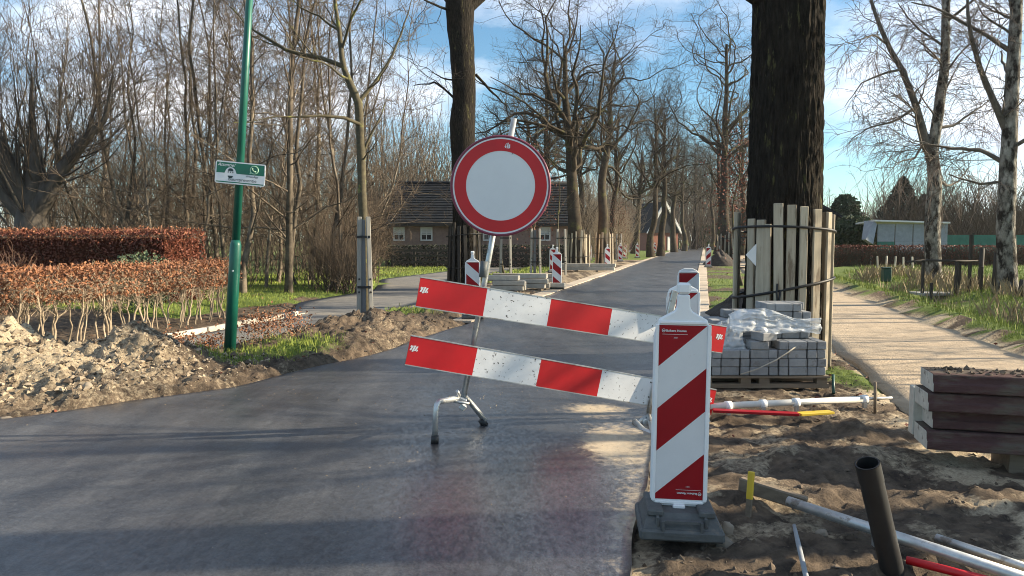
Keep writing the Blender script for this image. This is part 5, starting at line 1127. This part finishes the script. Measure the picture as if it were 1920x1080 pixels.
# ------------------------------------------------------------------ pipes, tubes and stakes on the right
def on_ground(p, dz): p = Vector(p); p.z = gz(p.x, p.y)+dz; return p
def gtube(name, label, cat, p0, p1, r, mat, n=12, dz=None, extra=None):
    a, b_ = p0, p1; o = thing(name, label, cat, a); MB().cyl(a, b_, r, n=n).build('tube', mat, o, True)
    if extra: extra(o, a, b_)
    return o
z0_ = .085
t0, t1 = G(1478, 940, z0_), G(1960, 1098, .06)
def couplings(us, r):
    def f(o, a, b_):
        d_ = (b_-a).normalized()
        for u in us:
            p = a+d_*u; MB().cyl(p-d_*.022, p+d_*.022, r*1.28, n=14).build('clamp_ring', M['galv'], o, True); MB().box(p+Vector((-.03, -.03, -.035)), (.02, .03, .07)).build('clamp_lug', M['galv'], o, True)
    return f
gtube('metal_tube', 'long galvanized tube lying behind the black pipe on the soil', 'tube', t0, t1, .030, M['galv'], 16, extra=couplings((.52,), .030))
o = thing('wooden_plank', 'short muddy plank end at the start of the galvanized tube', 'plank', G(1385, 908, .09)); MB().box((0, 0, 0), (.40, .05, .085), Matrix.Rotation(-.62, 3, 'Z') @ Matrix.Rotation(.12, 3, 'Y'), bev=.008).build('board', M['pallet'], o).location = (.17, -.11, -.02)
gtube('metal_tube', 'dull grey tube lying at the lower right beside the galvanized one', 'tube', G(1756, 1008, .05), G(1960, 1076, .05), .021, M['galv'])
gtube('marker_pole', 'red and white pole end under the galvanized tube at the bottom right', 'pole', G(1700, 1050, .03), G(1880, 1095, .03), .020, M['red_board'])
o = thing('grey_strip', 'thin grey plastic strip lying before the galvanized tube', 'strip', G(1489, 985, .05)); MB().tube([G(1489, 985, .05), G(1497, 1020, .04), G(1504, 1050, .03), G(1514, 1092, .02)], [.010, .014, .014, .014], 6).build('strip', M['tarp_grey'], o, True)
o = thing('black_pipe', 'open black plastic pipe standing tilted in the soil at lower right', 'pipe', (1.86, 3.52, 0))
pa, pb2 = Vector((1.89, 3.54, -.10)), A(1626, 868, 3.40); d_ = (pb2-pa).normalized()
MB().tube([pa, pb2], .054, 28, caps=False).build('outer_wall', M['black_pipe'], o, True); MB().tube([pa, pb2-d_*.001], .0485, 28, caps=False).build('inner_wall', M['black_pipe'], o, True)
n_ = d_.orthogonal().normalized(); b2 = d_.cross(n_); vs = []; fs = []
for i in range(32): a = 2*math.pi*i/32; q = n_*math.cos(a)+b2*math.sin(a); vs += [pb2+q*.0485, pb2+q*.054]
for i in range(32): j = (i+1) % 32; fs.append((2*i, 2*i+1, 2*j+1, 2*j))
MB().add(vs, fs).build('lip', M['black'], o, True); MB().tube([pb2-d_*.10, pb2-d_*.002], .0565, 28, caps=False).build('socket_collar', M['black_pipe'], o, True)
ys = G(1403, 968); o = thing('marker_stake', 'yellow-topped wooden marker stake in the soil beside the nearest beacon', 'stake', ys); tp = A(1409, 884, ys.y+.02); ml = ys+(tp-ys)*.38
dd = (tp-ys).normalized(); Rm = dd.to_track_quat('Z', 'Y').to_matrix()
MB().box(ys+(ml-ys)*.4, (.03, .022, (ml-ys).length*1.3), Rm).build('shaft', M['pallet'], o, True); MB().box((ml+tp)/2, (.034, .025, (tp-ml).length), Rm, bev=.003).build('painted_top', M['yellow'], o, True)
def rock(name, label, loc, size, seed, cat='stone'):
    import bmesh
    bm = bmesh.new(); bmesh.ops.create_icosphere(bm, subdivisions=3, radius=1); rg = random.Random(seed)
    for v in bm.verts:
        q = np.array([v.co.x*1.7+seed]); r_ = np.array([v.co.y*1.7+v.co.z*2.3]); f = .72+.55*float(fbm(q, r_, 3, seed)[0]); v.co = Vector((v.co.x*size[0]*f, v.co.y*size[1]*f, v.co.z*size[2]*f))
    me = bpy.data.meshes.new(name); bm.to_mesh(me); bm.free(); me.materials.append(M['stone']); me.polygons.foreach_set('use_smooth', [True]*len(me.polygons)); o = link(name, me, None, loc); return tag(o, label, cat, 'loose stones')
for i, (x, y, sz, lab) in enumerate(((1358, 996, (.05, .045, .04), 'angular brown stone right of the nearest beacon foot'), (1541, 990, (.035, .03, .025), 'small round pebble beside the galvanized tube'), (1365, 975, (.035, .035, .045), 'upright lump of stone behind the nearest beacon foot'),
                                     (10, 777, (.09, .07, .05), 'broken pale stone at the left end of the sand heap'), (165, 748, (.05, .045, .05), 'dark stone at the foot of the sand heap'), (470, 725, (.16, .05, .035), 'flat pale stone at the asphalt edge below the lamp post'))):
    p = G(x, y, .04); p.z = gz(p.x, p.y)+sz[2]*.35; rock('stone', lab, p, sz, 400+i)
# tubes and boards on the ground before the pallet
q0, q1 = G(1330, 762, .10), G(1625, 748, .11)
def tube_fit(o, a, b_):
    d_ = (b_-a).normalized(); Ln = (b_-a).length
    for u in (.18, .52, .85, 1.62): p = a+d_*min(u, Ln-.03); MB().cyl(p-d_*.028, p+d_*.028, .040, n=12).build('coupling', M['white_plastic'], o, True); MB().box(p+Vector((0, -.02, -.05)), (.03, .04, .06)).build('clip', M['galv'], o, True)
gtube('scaffold_tube', 'long pale tube with couplings lying before the paver pallet', 'tube', q0, q1, .030, pm('pale_tube', (.66, .65, .60), (.52, .51, .47), 9, .5), 14, extra=tube_fit)
gtube('thin_rod', 'thin rod continuing right of the pale coupled tube', 'rod', G(1615, 748, .11), G(1672, 746, .11), .014, M['galv'])
sk = G(1641, 770); gtube('thin_stake', 'thin upright wooden stake at the right end of the pale tube', 'stake', sk+Vector((0, 0, -.05)), A(1641, 716, sk.y), .014, M['pallet'])
o = thing('striped_board', 'red board with a yellow end lying under the pale tube', 'board', G(1340, 772, .03)); a, b_, c_ = G(1338, 771, .085), G(1500, 778, .085), G(1562, 774, .085)
for nm, p, q, mt in (('red_half', a, b_, 'red_film'), ('yellow_half', b_, c_, 'yellow')):
    dd = q-p; MB().box((p+q)/2+Vector((0, .03, 0)), (dd.length, .085, .022), Matrix.Rotation(math.atan2(dd.y, dd.x), 3, 'Z'), bev=.003).build(nm, M[mt], o, True)
o = gtube('short_peg', 'short dark peg beside the corner of the pallet', 'peg', G(1563, 738), A(1562, 703, 7.8), .016, M['bin_green'])

# ------------------------------------------------------------------ concrete blocks stacked left of the road, dark soil heap right
def blocks(label, px_, D, lays, yaw_, L_=1.0, wv=.22, hv=.14):
    o = thing('block_stack', label, 'concrete blocks', XD(px_, D, 0), yaw_, 'concrete blocks stacked beside the road')
    me = MB().box((0, 0, hv/2), (L_, wv, hv), bev=.012).mesh('block', M['concrete']); me2 = MB().box((0, 0, .045), (.1, .8, .09)).mesh('bearer', M['pallet'])
    for sx in (-.35, .35): link('bearer', me2, o, (sx*L_, .1, 0))
    for zi, row_ in enumerate(lays):
        for (dx, dy) in row_: link('block', me, o, (dx+random.uniform(-.04, .04), dy, .09+zi*(hv+.012)), (0, 0, random.uniform(-.05, .05)))
    return o
blocks('pale concrete blocks stacked nearest the barrier, right of the beacon', 950, 22.2, [[(0, 0), (0, .3)], [(.05, 0), (0, .3)], [(-.1, .1)]], -.25, 1.0)
blocks('second stack of pale concrete blocks just right of the first', 995, 23.2, [[(0, 0), (.1, .3), (.5, .6)], [(.1, 0), (.0, .3)], [(.0, .2)]], -.22, .95)
blocks('long pale blocks lying behind the two block stacks', 975, 27, [[(-.6, 0), (.6, 0)], [(-.4, .0), (.7, .05)]], -.2, 1.2)
blocks('flat stack of long grey blocks under the leaning oak', 1100, 37, [[(-.8, 0), (.6, 0), (-.7, .4)], [(-.6, .0), (.7, .1)]], -.2, 1.5, .25, .16)
def heap(name, label, c, rx, ry, h, seed, mat):
    n = 60; u = np.linspace(-1, 1, n); Xh, Yh = np.meshgrid(u, u); r_ = np.sqrt(Xh**2+Yh**2); zz_ = h*np.clip(1-r_, 0, 1)**.9*(.75+.6*fbm(Xh*3+seed, Yh*3, 4, seed))+.10*h*(fbm(Xh*9, Yh*9, 3, seed+4)-.5)*np.clip(1.1-r_, 0, 1)-.06*(r_ > .97)
    idx = np.arange(n*n).reshape(n, n); o = link(name, mesh_np(name, np.stack([Xh*rx, Yh*ry, zz_], -1).reshape(-1, 3), np.stack([idx[:-1, :-1], idx[:-1, 1:], idx[1:, 1:], idx[1:, :-1]], -1).reshape(-1, 4), mat), None, c); return tag(o, label, 'soil heap')
heap('soil_heap', 'dark heap of black soil left of the massive oak', (4.95, 15.6, -.02), .85, 1.2, .62, 5, M['soil_black'])
heap('soil_heap', 'far dark soil heap before the guarded slim oak on the right', XD(1350, 47, -.03), 1.1, 1.6, 1.0, 6, M['soil_black'])

# ------------------------------------------------------------------ grass, clods and litter on the ground
def blades(name, label, cat, pts, h, w, mat, seed, lean=.45):
    rg = np.random.default_rng(seed); N = len(pts); a = rg.uniform(0, 6.283, N); hh = rg.uniform(*h, N); d = np.stack([np.cos(a), np.sin(a), np.zeros(N)], -1); ww = rg.uniform(*w, N)[:, None]
    le = norm(rg.normal(size=(N, 3))*[1, 1, 0])*(rg.uniform(0, lean, N)*hh)[:, None]; up = np.array([0, 0, 1.])*hh[:, None]
    V = np.stack([pts-d*ww, pts+d*ww, pts+d*ww*.7+up*.55+le*.35, pts+up+le], 1); V = V.reshape(-1, 3); i4 = np.arange(N)*4
    Fq = np.stack([i4, i4+1, i4+2, i4+3], -1)
    return tag(link(name, mesh_np(name, V, Fq, mat, smooth=False)), label, cat, kind='stuff')
def scatter(N, xr, yr, keep, seed):
    rg = np.random.default_rng(seed); x = rg.uniform(*xr, N); y = rg.uniform(*yr, N); m = keep(x, y, rg.uniform(0, 1, N)); x, y = x[m], y[m]; return np.stack([x, y, ground_h(x, y)-.006], -1)
def stof(x, y): return to_st(x, y)
def k_left(x, y, r):
    s, t = to_st(x, y); g_, _ = ground_masks(x, y); inp = (np.abs(t-lp(s)) < lpw(s)+.08); return (g_ > r*.9+.08) & (t < -4.95) & ~inp & ~((t > -9.9) & (t < -8.9) & (s < 13.2))
blades('grass', 'short sunlit grass on the verges left of the road', 'grass', np.vstack([scatter(60000, (-13, 0), (8, 26), k_left, 1), scatter(9000, (-4.6, -2.0), (8.4, 11.4), k_left, 2)]), (.03, .11), (.003, .007), M['grass'], 3)
def k_lawn(x, y, r): s, t = to_st(x, y); inp = (np.abs(t-lp(s)) < lpw(s)+.1); return (t < -7.6) & ~inp & (np.abs(y-45) > 1)
blades('lawn', 'bright green lawn before the farmhouse', 'grass', scatter(30000, (-11, 9), (24, 44), k_lawn, 4), (.04, .15), (.006, .016), M['grass'], 5)
def k_right(x, y, r): s, t = to_st(x, y); g_, _ = ground_masks(x, y); return (g_ > r) & (t > 4.55) & (t < 11)
blades('grass', 'green verge grass right of the sandy path', 'grass', scatter(56000, (6, 18), (8, 34), k_right, 6), (.05, .17), (.004, .009), M['grass'], 7)
def k_mid(x, y, r): s, t = to_st(x, y); g_, _ = ground_masks(x, y); return (g_ > r+.1) & (t > .18) & (t < 1.85)
blades('grass', 'thin grass between the gutter and the sandy path', 'grass', scatter(26000, (3, 14), (7.4, 44), k_mid, 8), (.03, .09), (.003, .008), M['grass'], 9)
def k_dry(x, y, r): s, t = to_st(x, y); return (t > 5.2+.7*r) & (t < 8.2) & (fbm(x*.9, y*.9, 3, 3) > .42+.1*r)
blades('dry_grass', 'tall straw-coloured dead grass along the ditch at the right', 'dry grass', scatter(26000, (7, 17), (9, 30), k_dry, 10), (.18, .55), (.003, .007), M['drygrass'], 11, .6)
def k_field(x, y, r): s, t = to_st(x, y); return t > 7.5
blades('field_grass', 'pale green field grass behind the birches', 'grass', scatter(20000, (11, 32), (20, 42), k_field, 12), (.05, .16), (.008, .02), M['grass'], 13)
# clods and crumbs of earth
def clods(name, label, pts, size, mat, seed):
    rg = np.random.default_rng(seed); N = len(pts); base = np.array([[1, 0, 0], [-1, 0, 0], [0, 1, 0], [0, -1, 0], [0, 0, 1], [0, 0, -1.]]); fc = np.array([[0, 2, 4], [2, 1, 4], [1, 3, 4], [3, 0, 4], [2, 0, 5], [1, 2, 5], [3, 1, 5], [0, 3, 5]])
    sz = size[0]*(size[1]/size[0])**(rg.uniform(0, 1, N)**2.2); V = base[None]*rg.uniform(.5, 1.25, (N, 6, 1))*sz[:, None, None]*np.array([1, 1, .75]); a = rg.uniform(0, 6.28, N); c, s = np.cos(a)[:, None], np.sin(a)[:, None]
    V = np.stack([V[..., 0]*c-V[..., 1]*s, V[..., 0]*s+V[..., 1]*c, V[..., 2]], -1)+rg.normal(size=(N, 6, 3))*sz[:, None, None]*.2+pts[:, None]
    return tag(link(name, mesh_np(name, V.reshape(-1, 3), (fc[None]+np.arange(N)[:, None, None]*6).reshape(-1, 3), mat, smooth=False)), label, 'soil', kind='stuff')
def k_soilR(x, y, r): s, t = to_st(x, y); return (t > TR+.03) & (t < 4.4) & (fbm(x*1.8, y*1.8, 3, 19) > .36+.2*r) & ~((s > 7) & (t > 1.8)) & ~((t < .2) & (s > 11.5))
def k_soilL(x, y, r): s, t = to_st(x, y); dl = tl(s)-t; return (dl > .03) & (t > -9.3) & ~((np.abs(t-lp(s)) < lpw(s)) & (s > 8)) & (fbm(x*1.8, y*1.8, 3, 29) > .34+.25*r) & ~((s > 13.5) & (dl < .55))
M['clod'] = pm('clod', (.17, .125, .085), (.05, .037, .027), 5, .95)
M['clod_sand'] = pm('clod_sand', (.46, .37, .26), (.22, .17, .12), 3, .95)
clods('soil_clods', 'loose clods of earth on the dug-up right verge', scatter(23000, (.2, 5), (3.0, 13), k_soilR, 20), (.004, .030), M['clod'], 21)
clods('soil_clods', 'loose clods of earth and sand on the left verge', scatter(16000, (-8, 0), (5.5, 16), k_soilL, 22), (.006, .042), M['clod'], 23)
clods('sand_crumbs', 'pale sandy crumbs along the asphalt edges', scatter(9000, (-8, 3), (3.2, 14), lambda x, y, r: ((lambda s, t: (np.abs(t-TR) < .25+.3*r**2) | ((tl(s)-t > -.12) & (tl(s)-t < .5)))(*to_st(x, y))), 24), (.003, .014), M['clod_sand'], 25)
clods('sand_clods', 'pale sandy clods covering the sand heap', scatter(14000, (-8.4, -3.0), (6.4, 9.6), lambda x, y, r: (ground_h(x, y) > .06+.1*r) & ((lambda s, t: tl(s)-t > .05)(*to_st(x, y))), 26), (.007, .045), M['clod_sand'], 27)
clods('road_grit', 'pale grit scattered over the asphalt', scatter(9000, (-7, 2.6), (3.0, 12), lambda x, y, r: (lambda s, t: (t < TR) & (t > tl(s)) & (fbm(x*1.1, y*1.1, 3, 44) > .38+.4*r) )(*to_st(x, y)), 28)*[1, 1, 0]+[0, 0, .0135], (.0018, .007), M['clod_sand'], 29)
clods('soil_clods', 'crumbs of earth lying on top of the stacked kerb stones', KC, (.006, .03), M['clod'], 31)
clods('soil_clods', 'darker lumps of earth in the sand heap', scatter(5000, (-8.4, -3.0), (6.4, 9.6), lambda x, y, r: (ground_h(x, y) > .06+.1*r) & (fbm(x*1.6, y*1.6, 3, 88) > .45) & ((lambda s, t: tl(s)-t > .05)(*to_st(x, y))), 36), (.010, .06), M['clod'], 37)
rg = np.random.default_rng(99); pts = scatter(1300, (-8, 14), (6, 24), lambda x, y, r: (lambda s, t: (t < tl(s)) | (t > TR))(*to_st(x, y)), 30); pts[:, 2] += .02
V, Fq = leaves(len(pts), pts, (.018, .035), rg, .85); tag(link('fallen_leaves', mesh_np('fallen_leaves', V, Fq, M['leaf_beech_dark'], smooth=False)), 'scattered brown leaves on the verges', 'leaves', kind='stuff')

# ------------------------------------------------------------------ thin winter haze round the whole scene
hm = bpy.data.materials.new('haze'); hm.use_nodes = True; hn = hm.node_tree; hn.nodes.clear()
ho = hn.nodes.new('ShaderNodeOutputMaterial'); hv = hn.nodes.new('ShaderNodeVolumePrincipled'); hv.inputs['Density'].default_value = .0002; hv.inputs['Color'].default_value = (.92, .95, 1, 1); hv.inputs['Anisotropy'].default_value = .2
hn.links.new(hv.outputs[0], ho.inputs['Volume'])
hz = MB().box((0, 760, 13), (2400, 1900, 29)).build('haze', hm); tag(hz, 'thin pale winter haze in the air', 'haze', kind='stuff')
